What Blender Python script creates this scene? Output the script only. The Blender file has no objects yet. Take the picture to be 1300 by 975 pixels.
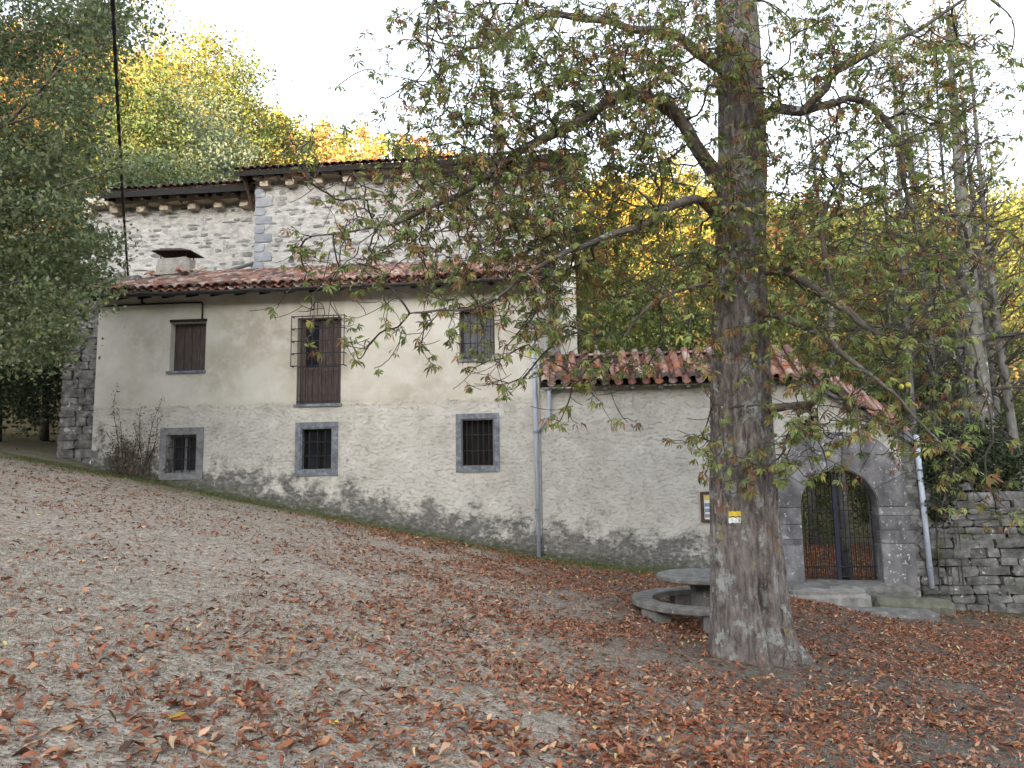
import bpy, math, random
import numpy as np
from mathutils import Vector, Matrix, Euler, noise as mnoise

R = math.radians
rng = np.random.default_rng(7)
random.seed(7)
scene = bpy.context.scene
COL = scene.collection

# ------------------------------------------------------------------ camera, sky, sun, exposure
EYE = 1.6
FPX, PITCH, ROLL = 950.0, R(7.1), R(0.9)          # focal length in px of a 1300 px wide frame
cam_d = bpy.data.cameras.new('camera')
cam_d.sensor_width = 36.0
cam_d.lens = 36.0 * FPX / 1300.0
cam_d.clip_end = 2000.0
cam = bpy.data.objects.new('camera', cam_d)
COL.objects.link(cam)
cam.location = (0, 0, EYE)
cam.rotation_euler = (math.pi / 2 + PITCH, ROLL, 0)
scene.camera = cam

SUN_EL, SUN_AZ = R(9.5), R(197)
world = bpy.data.worlds.new('World')
scene.world = world
world.use_nodes = True
wn = world.node_tree
wn.nodes.clear()
sky = wn.nodes.new('ShaderNodeTexSky')
sky.sky_type = 'NISHITA'
sky.sun_disc = False
sky.sun_elevation = SUN_EL
sky.sun_rotation = SUN_AZ
sky.altitude = 700
sky.air_density = 1.0
sky.dust_density = 3.0
sky.ozone_density = 1.0
hs = wn.nodes.new('ShaderNodeHueSaturation')
hs.inputs['Saturation'].default_value = 0.34
bg = wn.nodes.new('ShaderNodeBackground')
bg.inputs['Strength'].default_value = 0.15
wo = wn.nodes.new('ShaderNodeOutputWorld')
wn.links.new(sky.outputs[0], hs.inputs['Color'])
wn.links.new(hs.outputs[0], bg.inputs['Color'])
wn.links.new(bg.outputs[0], wo.inputs['Surface'])

sun_d = bpy.data.lights.new('sun', 'SUN')
sun_d.energy = 4.0
sun_d.angle = R(0.5)
sun_d.color = (1.0, 0.74, 0.45)
sun = bpy.data.objects.new('sun', sun_d)
COL.objects.link(sun)
sv = Vector((math.sin(SUN_AZ) * math.cos(SUN_EL), math.cos(SUN_AZ) * math.cos(SUN_EL), math.sin(SUN_EL)))
sun.rotation_euler = (-sv).to_track_quat('-Z', 'Y').to_euler()
sun.location = (-20, -60, 60)

vs = scene.view_settings
vs.view_transform = 'Standard'
vs.look = 'None'
vs.gamma = 1.0
vs.exposure = 2.65
scene.cycles.use_denoising = True
scene.cycles.max_bounces = 6
scene.cycles.transparent_max_bounces = 6

# ------------------------------------------------------------------ projection helpers
_Rm = Euler((math.pi / 2 + PITCH, ROLL, 0)).to_matrix()


def ray(px, py):
    return _Rm @ Vector(((px - 650.0) / FPX, -(py - 487.5) / FPX, -1.0))


def at(px, py, D):
    d = ray(px, py)
    return Vector((0, 0, EYE)) + d * (D / d.y)


WA = R(5.5)
UH = Vector((math.cos(WA), -math.sin(WA), 0))
NO = Vector((-math.sin(WA), -math.cos(WA), 0))       # out of the facade, towards the viewer
_c = at(687, 600, 17.2)
C0 = Vector((_c.x, _c.y, 0))


def W(u, n, z):
    return C0 + UH * u + NO * n + Vector((0, 0, z))


def wp(px, py, n=0.0):
    """pixel -> (u, z) on the plane parallel to the facade, n metres in front of it"""
    d = ray(px, py)
    o = Vector((0, 0, EYE)) - (C0 + NO * n)
    t = -o.dot(NO) / d.dot(NO)
    p = Vector((0, 0, EYE)) + d * t
    return (p - C0).dot(UH), p.z


# ------------------------------------------------------------------ mesh helpers
WL = {}


def wloc(o):
    return WL[o.name] if o is not None else Vector((0, 0, 0))


def empty(name, loc, label=None, cat=None, group=None, parent=None):
    o = bpy.data.objects.new(name, None)
    COL.objects.link(o)
    o.empty_display_size = 0.2
    loc = Vector(loc)
    WL[o.name] = loc
    if parent is not None:
        o.parent = parent
        o.location = loc - wloc(parent)
    else:
        o.location = loc
    if label:
        tag(o, label, cat, group)
    return o


def tag(o, label, cat, group=None, kind=None):
    if label:
        o['label'] = label
    if cat:
        o['category'] = cat
    if group:
        o['group'] = group
    if kind:
        o['kind'] = kind
    return o


def mesh_np(name, V, F, col=None, smooth=False, floats=None):
    """F: array (m,k) of one polygon size, or list of lists"""
    me = bpy.data.meshes.new(name)
    V = np.asarray(V, dtype=np.float32)
    if isinstance(F, np.ndarray):
        m, k = F.shape
        me.vertices.add(len(V))
        me.vertices.foreach_set('co', V.ravel())
        me.loops.add(m * k)
        me.loops.foreach_set('vertex_index', F.astype(np.int32).ravel())
        me.polygons.add(m)
        me.polygons.foreach_set('loop_start', np.arange(0, m * k, k, dtype=np.int32))
        me.update(calc_edges=True)
    else:
        me.from_pydata(V.tolist(), [], F)
        me.update()
    if smooth:
        me.polygons.foreach_set('use_smooth', np.ones(len(me.polygons), dtype=bool))
    if col is not None:
        a = me.color_attributes.new('Col', 'FLOAT_COLOR', 'POINT')
        c = np.ones((len(V), 4), dtype=np.float32)
        c[:, :3] = col
        a.data.foreach_set('color', c.ravel())
    if floats:
        for kx, arr in floats.items():
            a = me.attributes.new(kx, 'FLOAT', 'POINT')
            a.data.foreach_set('value', np.asarray(arr, dtype=np.float32))
    return me


def obj(name, me, mat, parent=None, loc=None):
    """mesh data already in coordinates relative to loc (world)"""
    o = bpy.data.objects.new(name, me)
    COL.objects.link(o)
    if mat is not None and len(me.materials) == 0:
        me.materials.append(mat)
    loc = Vector(loc) if loc is not None else Vector((0, 0, 0))
    WL[o.name] = loc
    if parent is not None:
        o.parent = parent
        o.location = loc - wloc(parent)
    else:
        o.location = loc
    return o


def objw(name, V, F, mat, parent=None, col=None, smooth=False, floats=None, base=True):
    """world-space verts; origin put at the bottom centre"""
    V = np.asarray(V, dtype=np.float64)
    lo, hi = V.min(0), V.max(0)
    org = np.array([(lo[0] + hi[0]) / 2, (lo[1] + hi[1]) / 2, lo[2]])
    me = mesh_np(name, V - org, F, col, smooth, floats)
    return obj(name, me, mat, parent, Vector(org))


class MB:
    def __init__(s):
        s.V, s.F, s.C = [], [], []

    def add(s, V, F, c=(1, 1, 1)):
        b = len(s.V)
        s.V += [tuple(v) for v in V]
        s.F += [[i + b for i in f] for f in F]
        s.C += [c] * len(V)
        return s

    def wbox(s, u0, u1, n0, n1, z0, z1, c=(1, 1, 1)):
        """box in facade coordinates"""
        P = [W(u, n, z) for z in (z0, z1) for n in (n0, n1) for u in (u0, u1)]
        return s.add(P, [[0, 1, 3, 2], [4, 6, 7, 5], [0, 4, 5, 1], [2, 3, 7, 6], [0, 2, 6, 4], [1, 5, 7, 3]], c)

    def tube(s, pts, radii, n=6, c=(1, 1, 1), caps=True):
        V, F = tube_arr([Vector(p) for p in pts], radii, n, caps)
        return s.add(V, F, c)

    def build(s, name, mat, parent=None, smooth=False, usecol=False):
        return objw(name, np.array(s.V), s.F, mat, parent, np.array(s.C) if usecol else None, smooth)


def tube_arr(pts, radii, n=6, caps=True):
    if not hasattr(radii, '__len__'):
        radii = [radii] * len(pts)
    V, F = [], []
    ref = Vector((0.31, 0.17, 0.93))
    prev = None
    for i, p in enumerate(pts):
        t = (pts[min(i + 1, len(pts) - 1)] - pts[max(i - 1, 0)])
        if t.length < 1e-9:
            t = Vector((0, 0, 1))
        t.normalize()
        a = (prev - t * prev.dot(t)) if prev is not None else (ref - t * ref.dot(t))
        if a.length < 1e-4:
            a = t.orthogonal()
        a.normalize()
        prev = a
        b = t.cross(a)
        for k in range(n):
            an = 2 * math.pi * k / n
            V.append(p + (a * math.cos(an) + b * math.sin(an)) * radii[i])
    for i in range(len(pts) - 1):
        for k in range(n):
            k2 = (k + 1) % n
            F.append([i * n + k, i * n + k2, (i + 1) * n + k2, (i + 1) * n + k])
    if caps:
        F.append(list(range(n))[::-1])
        F.append([(len(pts) - 1) * n + k for k in range(n)])
    return V, F


def nz(p, s=1.0, o=0.0):
    return mnoise.noise(Vector((p[0] * s + o, p[1] * s + o * 1.7, p[2] * s - o)))


# ------------------------------------------------------------------ materials
def new_mat(name):
    m = bpy.data.materials.new(name)
    m.use_nodes = True
    nt = m.node_tree
    b = nt.nodes['Principled BSDF']
    return m, nt, b


def nd(nt, typ, **kw):
    n = nt.nodes.new(typ)
    for k, v in kw.items():
        setattr(n, k, v)
    return n


def noise_node(nt, scale, detail=5, rough=0.6, stretch=(1, 1, 1), coord='world', off=0.0, dist=0.0):
    if coord == 'world':
        g = nd(nt, 'ShaderNodeNewGeometry').outputs['Position']
    else:
        g = nd(nt, 'ShaderNodeTexCoord').outputs['Object']
    mp = nd(nt, 'ShaderNodeMapping')
    mp.inputs['Scale'].default_value = stretch
    mp.inputs['Location'].default_value = (off, off * 0.7, off * 1.3)
    nt.links.new(g, mp.inputs['Vector'])
    n = nd(nt, 'ShaderNodeTexNoise')
    n.inputs['Scale'].default_value = scale
    n.inputs['Detail'].default_value = detail
    n.inputs['Roughness'].default_value = rough
    n.inputs['Distortion'].default_value = dist
    nt.links.new(mp.outputs[0], n.inputs['Vector'])
    return n.outputs['Fac']


def ramp(nt, fac, stops):
    r = nd(nt, 'ShaderNodeValToRGB')
    e = r.color_ramp.elements
    while len(e) < len(stops):
        e.new(0.5)
    for i, (p, c) in enumerate(stops):
        e[i].position = p
        e[i].color = (c[0], c[1], c[2], 1) if hasattr(c, '__len__') else (c, c, c, 1)
    nt.links.new(fac, r.inputs['Fac'])
    return r.outputs['Color']


def mixc(nt, fac, a, b, mode='MIX'):
    m = nd(nt, 'ShaderNodeMix', data_type='RGBA', blend_type=mode)
    for sock, v in ((m.inputs[0], fac), (m.inputs[6], a), (m.inputs[7], b)):
        if hasattr(v, 'is_linked') or isinstance(v, bpy.types.NodeSocket):
            nt.links.new(v, sock)
        elif hasattr(v, '__len__'):
            sock.default_value = (v[0], v[1], v[2], 1)
        else:
            sock.default_value = v
    return m.outputs[2]


def math_n(nt, op, a, b=None, c=None, clamp=False):
    m = nd(nt, 'ShaderNodeMath', operation=op, use_clamp=clamp)
    for i, v in enumerate((a, b, c)):
        if v is None:
            continue
        if isinstance(v, bpy.types.NodeSocket):
            nt.links.new(v, m.inputs[i])
        else:
            m.inputs[i].default_value = v
    return m.outputs[0]


def attr(nt, name, out='Color'):
    a = nd(nt, 'ShaderNodeAttribute', attribute_name=name)
    return a.outputs[out]


def bump(nt, b, h, strength=0.4, dist=0.02):
    bn = nd(nt, 'ShaderNodeBump')
    bn.inputs['Strength'].default_value = strength
    bn.inputs['Distance'].default_value = dist
    nt.links.new(h, bn.inputs['Height'])
    nt.links.new(bn.outputs[0], b.inputs['Normal'])


def M(name, stops, scale=4, rough=0.85, bs=0.35, bscale=25, stretch=(1, 1, 1), usecol=False, bdist=0.02,
      spots=None, metallic=0.0, coord='world', rnd=0.0, spec=0.3):
    m, nt, b = new_mat(name)
    c = ramp(nt, noise_node(nt, scale, 6, 0.62, stretch, coord), stops)
    if usecol:
        c = mixc(nt, 1.0, attr(nt, 'Col'), c, 'MULTIPLY')
    if spots:      # (scale, threshold, softness, colour)
        for i, (ss, th, so, sc) in enumerate(spots):
            f = noise_node(nt, ss, 4, 0.6, coord=coord, off=11.3 * (i + 1))
            f = ramp(nt, f, [(th, 0.0), (min(th + so, 1), 1.0)])
            c = mixc(nt, f, c, sc)
    if rnd:
        oi = nd(nt, 'ShaderNodeObjectInfo')
        v = math_n(nt, 'MULTIPLY_ADD', oi.outputs['Random'], 2 * rnd, 1 - rnd)
        c = mixc(nt, 1.0, c, v, 'MULTIPLY')
    nt.links.new(c, b.inputs['Base Color'])
    b.inputs['Roughness'].default_value = rough
    b.inputs['Metallic'].default_value = metallic
    b.inputs['Specular IOR Level'].default_value = spec
    if bs:
        bump(nt, b, noise_node(nt, bscale, 5, 0.65, stretch, coord, 3.1), bs, bdist)
    return m


def leaf_mat(name, trans=0.35, rnd=False, rough=0.6):
    m, nt, b = new_mat(name)
    c = attr(nt, 'Col')
    if rnd:
        oi = nd(nt, 'ShaderNodeObjectInfo')
        v = math_n(nt, 'MULTIPLY_ADD', oi.outputs['Random'], 0.9, 0.55)
        c = mixc(nt, 1.0, c, v, 'MULTIPLY')
    nt.links.new(c, b.inputs['Base Color'])
    b.inputs['Roughness'].default_value = rough
    b.inputs['Specular IOR Level'].default_value = 0.25
    if trans:
        t = nd(nt, 'ShaderNodeBsdfTranslucent')
        nt.links.new(c, t.inputs['Color'])
        mx = nd(nt, 'ShaderNodeMixShader')
        mx.inputs[0].default_value = trans
        out = nt.nodes['Material Output']
        nt.links.new(b.outputs[0], mx.inputs[1])
        nt.links.new(t.outputs[0], mx.inputs[2])
        nt.links.new(mx.outputs[0], out.inputs['Surface'])
    return m


MAT_LEAF = leaf_mat('foliage')
MAT_LITTER = leaf_mat('dead_leaves', 0.12)
MAT_FALLEN = leaf_mat('dead_leaf_single', 0.12, True)
MAT_BARK = M('bark', [(0.3, (0.05, 0.042, 0.036)), (0.55, (0.13, 0.112, 0.095)), (0.75, (0.22, 0.2, 0.175))], 5, 0.95, 0.8, 14,
             (1, 1, 0.3), spots=[(7, 0.60, 0.05, (0.34, 0.35, 0.32))], bdist=0.03)
MAT_TWIG = M('twig_bark', [(0.3, (0.035, 0.03, 0.027)), (0.6, (0.085, 0.075, 0.066)), (0.8, (0.2, 0.2, 0.18))], 6, 0.95, 0.5, 40,
             spots=[(9, 0.62, 0.05, (0.36, 0.38, 0.34))])
MAT_GREYBARK = M('grey_bark', [(0.3, (0.07, 0.066, 0.06)), (0.6, (0.16, 0.155, 0.145)), (0.8, (0.27, 0.265, 0.25))], 6, 0.95, 0.5, 30,
                 (1, 1, 0.5))
MAT_WOODDARK = M('dark_timber', [(0.3, (0.006, 0.0055, 0.005)), (0.7, (0.022, 0.019, 0.017))], 7, 0.8, 0.4, 40, (6, 6, 1))
MAT_SHUTTER = M('weathered_brown_timber', [(0.3, (0.04, 0.03, 0.028)), (0.55, (0.095, 0.072, 0.066)), (0.75, (0.18, 0.145, 0.13))], 6, 0.8,
                0.5, 30, (9, 9, 0.6))
MAT_GREYWOOD = M('grey_timber', [(0.3, (0.09, 0.09, 0.095)), (0.7, (0.22, 0.22, 0.23))], 6, 0.85, 0.5, 30, (9, 9, 0.6))
MAT_IRON = M('black_iron', [(0.3, (0.012, 0.012, 0.016)), (0.7, (0.035, 0.03, 0.032))], 30, 0.6, 0.2, 80)
MAT_RUSTIRON = M('rusty_iron', [(0.35, (0.02, 0.018, 0.02)), (0.7, (0.09, 0.045, 0.03))], 18, 0.8, 0.3, 80)
MAT_GUTTER = M('dark_gutter', [(0.3, (0.018, 0.017, 0.018)), (0.7, (0.04, 0.036, 0.035))], 8, 0.45, 0.1, 40)
MAT_ZINC = M('zinc_pipe', [(0.3, (0.36, 0.41, 0.50)), (0.7, (0.52, 0.57, 0.66))], 3, 0.45, 0.08, 30, spots=[(5, 0.64, 0.1, (0.3, 0.3, 0.32))])
MAT_PIPEJOINT = M('pipe_collar', [(0.3, (0.16, 0.17, 0.2)), (0.7, (0.26, 0.27, 0.3))], 9, 0.5, 0.1, 40)
MAT_CEMENT = M('blue_grey_cement', [(0.3, (0.085, 0.097, 0.118)), (0.52, (0.17, 0.187, 0.215)), (0.72, (0.32, 0.338, 0.36))], 9, 0.9, 0.4, 40)
MAT_DARKFRAME = M('dark_grey_stone_frame', [(0.3, (0.12, 0.12, 0.125)), (0.7, (0.27, 0.27, 0.28))], 9, 0.9, 0.5, 30)
MAT_CONCRETE = M('weathered_concrete', [(0.3, (0.09, 0.088, 0.082)), (0.55, (0.18, 0.176, 0.167)), (0.75, (0.29, 0.283, 0.265))], 6, 0.92, 0.4, 45,
                 spots=[(14, 0.64, 0.06, (0.42, 0.42, 0.39)), (4, 0.6, 0.15, (0.1, 0.105, 0.09))])
MAT_CHURCHSTONE = M('church_stone', [(0.3, (0.12, 0.12, 0.122)), (0.5, (0.21, 0.207, 0.202)), (0.7, (0.33, 0.315, 0.29))], 5, 0.95, 0.7, 14,
                    rnd=0.3)
MAT_QUOIN = M('blue_grey_quoin', [(0.3, (0.20, 0.215, 0.24)), (0.7, (0.32, 0.335, 0.36))], 4, 0.92, 0.4, 20, rnd=0.2)
MAT_CORBEL = M('tan_cornice_stone', [(0.3, (0.32, 0.27, 0.205)), (0.7, (0.52, 0.455, 0.36))], 5, 0.95, 0.5, 20, rnd=0.2)
MAT_BUTTRESS = M('dark_buttress_stone', [(0.32, (0.07, 0.069, 0.07)), (0.52, (0.17, 0.166, 0.163)), (0.72, (0.33, 0.32, 0.305))], 6, 0.95, 0.6,
                 16, spots=[(5, 0.63, 0.05, (0.45, 0.44, 0.42))], rnd=0.25)
MAT_DRYSTONE = M('drystone', [(0.3, (0.055, 0.055, 0.055)), (0.52, (0.125, 0.125, 0.12)), (0.75, (0.26, 0.255, 0.245))], 5, 0.95, 0.6, 16,
                 spots=[(5.5, 0.66, 0.03, (0.6, 0.6, 0.58)), (2.2, 0.57, 0.1, (0.06, 0.065, 0.035))], rnd=0.35)
MAT_MOSSSTONE = M('mossy_stone', [(0.3, (0.075, 0.08, 0.05)), (0.6, (0.15, 0.15, 0.12)), (0.8, (0.27, 0.26, 0.23))], 5, 0.95, 0.6, 22)
MAT_PALESTONE = M('pale_worn_stone', [(0.3, (0.17, 0.165, 0.15)), (0.55, (0.30, 0.29, 0.27)), (0.75, (0.46, 0.45, 0.42))], 5, 0.95, 0.5, 25,
                  spots=[(3, 0.6, 0.1, (0.2, 0.2, 0.17))])
MAT_ARCH = M('slate_grey_arch_stone', [(0.28, (0.07, 0.069, 0.072)), (0.5, (0.15, 0.148, 0.154)), (0.72, (0.29, 0.288, 0.295))], 3.4, 0.9, 0.5, 22,
             (1, 1, 0.6), spots=[(13, 0.61, 0.06, (0.44, 0.45, 0.465)), (2.6, 0.6, 0.12, (0.15, 0.125, 0.12))], rnd=0.25)
MAT_MORTAR = M('lime_mortar', [(0.32, (0.27, 0.262, 0.248)), (0.5, (0.41, 0.40, 0.38)), (0.7, (0.52, 0.508, 0.48))], 3.6, 0.95, 0.8, 9,
               (1, 1, 2.4), spots=[(4.2, 0.57, 0.05, (0.30, 0.295, 0.285))], bdist=0.05)
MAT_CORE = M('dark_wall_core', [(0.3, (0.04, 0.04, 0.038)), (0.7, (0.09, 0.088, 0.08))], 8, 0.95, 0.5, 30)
MAT_TILE = M('clay_tile', [(0.3, (0.62, 0.6, 0.58)), (0.55, (0.95, 0.93, 0.9)), (0.8, (1.15, 1.1, 1.05))], 9, 0.9, 0.4, 50, usecol=True,
             spots=[(11, 0.62, 0.06, (0.42, 0.38, 0.34)), (7, 0.64, 0.08, (0.06, 0.05, 0.045))])
MAT_ASH = M('chimney_stone', [(0.3, (0.26, 0.24, 0.21)), (0.7, (0.46, 0.43, 0.38))], 6, 0.95, 0.5, 20, spots=[(5, 0.62, 0.08, (0.2, 0.16, 0.13))])
MAT_CABLE = M('black_cable', [(0.3, (0.012, 0.012, 0.013)), (0.7, (0.03, 0.03, 0.03))], 20, 0.6, 0.1, 60)
MAT_WHITE = M('white_plastic', [(0.3, (0.7, 0.71, 0.72)), (0.7, (0.82, 0.82, 0.82))], 6, 0.5, 0.05, 30)
MAT_GLASS, _nt, _b = new_mat('dark_window_glass')
_b.inputs['Base Color'].default_value = (0.012, 0.015, 0.022, 1)
_b.inputs['Roughness'].default_value = 0.08
MAT_IVY = MAT_LEAF


def facade_mat():
    m, nt, b = new_mat('lime_render')
    h = attr(nt, 'h', 'Fac')
    up = attr(nt, 'up', 'Fac')
    nb = noise_node(nt, 0.55, 5, 0.6)
    nm = noise_node(nt, 2.3, 6, 0.65, off=4.0)
    nf = noise_node(nt, 9, 6, 0.7, (1, 1, 1.6), off=8.0)
    upper = ramp(nt, nb, [(0.36, (0.40, 0.365, 0.30)), (0.5, (0.515, 0.485, 0.42)), (0.62, (0.585, 0.565, 0.51))])
    upper = mixc(nt, math_n(nt, 'MULTIPLY', ramp(nt, nm, [(0.48, 0.0), (0.66, 1.0)]), 0.7), upper, (0.60, 0.58, 0.535))
    lower = ramp(nt, nm, [(0.3, (0.41, 0.39, 0.345)), (0.5, (0.52, 0.50, 0.455)), (0.7, (0.61, 0.595, 0.55))])
    lower = mixc(nt, ramp(nt, nf, [(0.57, 0.0), (0.70, 0.6)]), lower, (0.30, 0.285, 0.255))
    sel = math_n(nt, 'MULTIPLY_ADD', math_n(nt, 'ADD', up, math_n(nt, 'MULTIPLY_ADD', nm, 0.24, -0.12)), 14.0, 0.5, clamp=True)
    c = mixc(nt, sel, lower, upper)
    # pale ochre band of run-off just under the joint
    band = math_n(nt, 'SUBTRACT', 1.0, math_n(nt, 'MULTIPLY', math_n(nt, 'ABSOLUTE', math_n(nt, 'ADD', up, 0.02)), 6.0), clamp=True)
    c = mixc(nt, math_n(nt, 'MULTIPLY', band, math_n(nt, 'MULTIPLY', nm, 0.55)), c, (0.42, 0.37, 0.25))
    # rising damp and mould at the foot
    hh = math_n(nt, 'ADD', h, math_n(nt, 'MULTIPLY_ADD', nm, 2.8, -1.5))
    hh = math_n(nt, 'ADD', hh, math_n(nt, 'MULTIPLY_ADD', nf, 1.3, -0.72))
    d = ramp(nt, math_n(nt, 'MULTIPLY', hh, 0.8), [(0.2, 1.0), (0.58, 0.0)])
    dk = ramp(nt, nf, [(0.35, (0.065, 0.065, 0.062)), (0.55, (0.15, 0.148, 0.14)), (0.72, (0.40, 0.39, 0.37))])
    c = mixc(nt, math_n(nt, 'MULTIPLY', d, 0.88), c, dk)
    ms = ramp(nt, math_n(nt, 'ADD', h, math_n(nt, 'MULTIPLY_ADD', nf, 0.5, -0.25)), [(0.05, 1.0), (0.28, 0.0)])
    c = mixc(nt, math_n(nt, 'MULTIPLY', ms, 0.75), c, (0.065, 0.075, 0.035))
    nt.links.new(c, b.inputs['Base Color'])
    b.inputs['Roughness'].default_value = 0.95
    b.inputs['Specular IOR Level'].default_value = 0.2
    r1 = noise_node(nt, 9.5, 5, 0.6, (1, 1, 2.3), off=2.0, dist=0.5)
    r1 = ramp(nt, r1, [(0.36, 0.0), (0.44, 0.8), (0.7, 1.0)])

    r2 = noise_node(nt, 30, 4, 0.6, off=6.0)
    rl = math_n(nt, 'ADD', math_n(nt, 'MULTIPLY', r1, 1.0), math_n(nt, 'MULTIPLY', r2, 0.5))
    ru = math_n(nt, 'MULTIPLY', noise_node(nt, 4, 5, 0.6), 0.35)
    hgt = nd(nt, 'ShaderNodeMix', data_type='FLOAT')
    nt.links.new(sel, hgt.inputs[0])
    nt.links.new(rl, hgt.inputs[2])
    nt.links.new(ru, hgt.inputs[3])
    bump(nt, b, hgt.outputs[0], 0.7, 0.035)
    return m


MAT_FACADE = facade_mat()

# ------------------------------------------------------------------ terrain
_gx = np.array([-300, -60, -30, -14, -10.3, -3.9, 0.6, 4.4, 7.2, 10.7, 20, 40, 300.0])
_gz = np.array([14, 9, 4.2, 1.05, 0.33, -0.92, -1.83, -2.24, -2.80, -3.03, -3.5, -3.5, -3.5]) + EYE


def sstep(a, b, x):
    t = np.clip((x - a) / (b - a), 0, 1)
    return t * t * (3 - 2 * t)


def soft(x, k):
    return np.where(x > 30 * k, x, k * np.log1p(np.exp(np.clip(x / k, -40, 30))))


def zt(X, Y):
    X = np.asarray(X, float)
    Y = np.asarray(Y, float)
    z = np.interp(X, _gx, _gz)
    z = z + 0.12 * (1 - sstep(0, 9, Y)) * (1 - sstep(3, 20, np.abs(X)))
    z = z - 0.16 * np.exp(-((X - 3.2) ** 2 / 14 + (Y - 9.5) ** 2 / 16))
    s = soft(Y - 33 + 0.16 * np.clip(-X, -20, 60), 3.0)
    slope = 0.485 + 0.15 * sstep(0, 90, -X)
    hill = slope * np.minimum(s, 128)
    hill = hill * (1 + 0.07 * np.sin(X * 0.045 + 1.0) * sstep(40, 140, Y)) + 1.5 * np.sin(X * 0.11 + Y * 0.07) * sstep(45, 90, Y)
    hill = hill - 0.25 * np.maximum(s - 150, 0)
    back = 0.47 * soft(-Y - 22, 4.0)  # unseen ridge behind the camera, raised to keep low sun off the house
    back = 40.0 * (1 - np.exp(-back / 28.0))
    return z + hill + back


def axis(lo, hi, d0, d1, step, grow):
    a = list(np.arange(d0, d1 + 1e-6, step))
    s, x = step, d1
    while x < hi:
        s *= grow
        x += s
        a.append(x)
    s, x, b = step, d0, []
    while x > lo:
        s *= grow
        x -= s
        b.append(x)
    return np.array(b[::-1] + a)


def wall_dist(X, Y):
    """metres in front of the facade plane"""
    return (X - C0.x) * NO.x + (Y - C0.y) * NO.y


gx = axis(-330, 330, -14, 13, 0.22, 1.11)
gy = axis(-230, 330, 1.0, 19, 0.22, 1.10)
GX, GY = np.meshgrid(gx, gy)
GZ = zt(GX, GY)
near = (np.abs(GX) < 16) & (GY > -2) & (GY < 22)
for i, j in zip(*np.where(near)):
    p = (GX[i, j], GY[i, j], 0)
    GZ[i, j] += 0.045 * nz(p, 0.6) + 0.022 * nz(p, 2.1, 5)
nyy, nxx = GX.shape
idx = np.arange(nyy * nxx).reshape(nyy, nxx)
TF = np.stack([idx[:-1, :-1], idx[:-1, 1:], idx[1:, 1:], idx[1:, :-1]], -1).reshape(-1, 4)
TV = np.stack([GX, GY, GZ], -1).reshape(-1, 3)


def ground_z(x, y):
    i = int(np.clip(np.searchsorted(gy, y) - 1, 0, nyy - 2))
    j = int(np.clip(np.searchsorted(gx, x) - 1, 0, nxx - 2))
    a = (x - gx[j]) / (gx[j + 1] - gx[j])
    b = (y - gy[i]) / (gy[i + 1] - gy[i])
    return (GZ[i, j] * (1 - a) + GZ[i, j + 1] * a) * (1 - b) + (GZ[i + 1, j] * (1 - a) + GZ[i + 1, j + 1] * a) * b


def ground_zv(x, y):
    i = np.clip(np.searchsorted(gy, y) - 1, 0, nyy - 2)
    j = np.clip(np.searchsorted(gx, x) - 1, 0, nxx - 2)
    a = (x - gx[j]) / (gx[j + 1] - gx[j])
    b = (y - gy[i]) / (gy[i + 1] - gy[i])
    return (GZ[i, j] * (1 - a) + GZ[i, j + 1] * a) * (1 - b) + (GZ[i + 1, j] * (1 - a) + GZ[i + 1, j + 1] * a) * b


def ground_hit(px, py):
    d = ray(px, py)
    t = 1.0
    while t < 60:
        p = Vector((0, 0, EYE)) + d * t
        if p.z < ground_z(p.x, p.y):
            return p
        t += 0.02
    return p


def litter_density(X, Y):
    """how thickly the fallen leaves lie, 0..1 (they gather under the tree, on the right)"""
    s = (X + 1.7) * 0.55 + (Y - 9.0) * 0.10
    return 0.15 + 0.85 * sstep(-1.25, 1.25, s)


def terrain_mat():
    m, nt, b = new_mat('dry_ground')
    moss = attr(nt, 'moss', 'Fac')
    wood = attr(nt, 'wood', 'Fac')
    soil = attr(nt, 'soil', 'Fac')
    n1 = noise_node(nt, 1.1, 6, 0.65)
    n2 = noise_node(nt, 11, 6, 0.7, off=3)
    n3 = noise_node(nt, 42, 5, 0.75, off=7)
    dry = ramp(nt, n2, [(0.33, (0.20, 0.165, 0.132)), (0.5, (0.41, 0.355, 0.295)), (0.66, (0.60, 0.54, 0.46))])
    dry = mixc(nt, ramp(nt, n1, [(0.5, 0.0), (0.7, 0.35)]), dry, (0.19, 0.18, 0.105))
    dark = ramp(nt, n2, [(0.33, (0.055, 0.046, 0.04)), (0.52, (0.125, 0.105, 0.09)), (0.7, (0.24, 0.205, 0.175))])
    c = mixc(nt, math_n(nt, 'MULTIPLY_ADD', n1, 0.9, math_n(nt, 'MULTIPLY_ADD', soil, 1.15, -0.62), clamp=True), dry, dark)
    c = mixc(nt, ramp(nt, n3, [(0.42, 0.75), (0.52, 0.0)]), c, (0.09, 0.072, 0.056))
    c = mixc(nt, ramp(nt, n3, [(0.58, 0.0), (0.68, 0.7)]), c, (0.50, 0.46, 0.39))
    c = mixc(nt, math_n(nt, 'MULTIPLY', moss, math_n(nt, 'MULTIPLY_ADD', n2, 0.8, 0.4), clamp=True), c, (0.07, 0.085, 0.03))
    c = mixc(nt, wood, c, ramp(nt, n1, [(0.35, (0.06, 0.055, 0.03)), (0.65, (0.13, 0.10, 0.05))]))
    nt.links.new(c, b.inputs['Base Color'])
    b.inputs['Roughness'].default_value = 1.0
    b.inputs['Specular IOR Level'].default_value = 0.1
    bump(nt, b, math_n(nt, 'ADD', n2, math_n(nt, 'MULTIPLY', n3, 0.5)), 0.8, 0.03)
    return m


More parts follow.
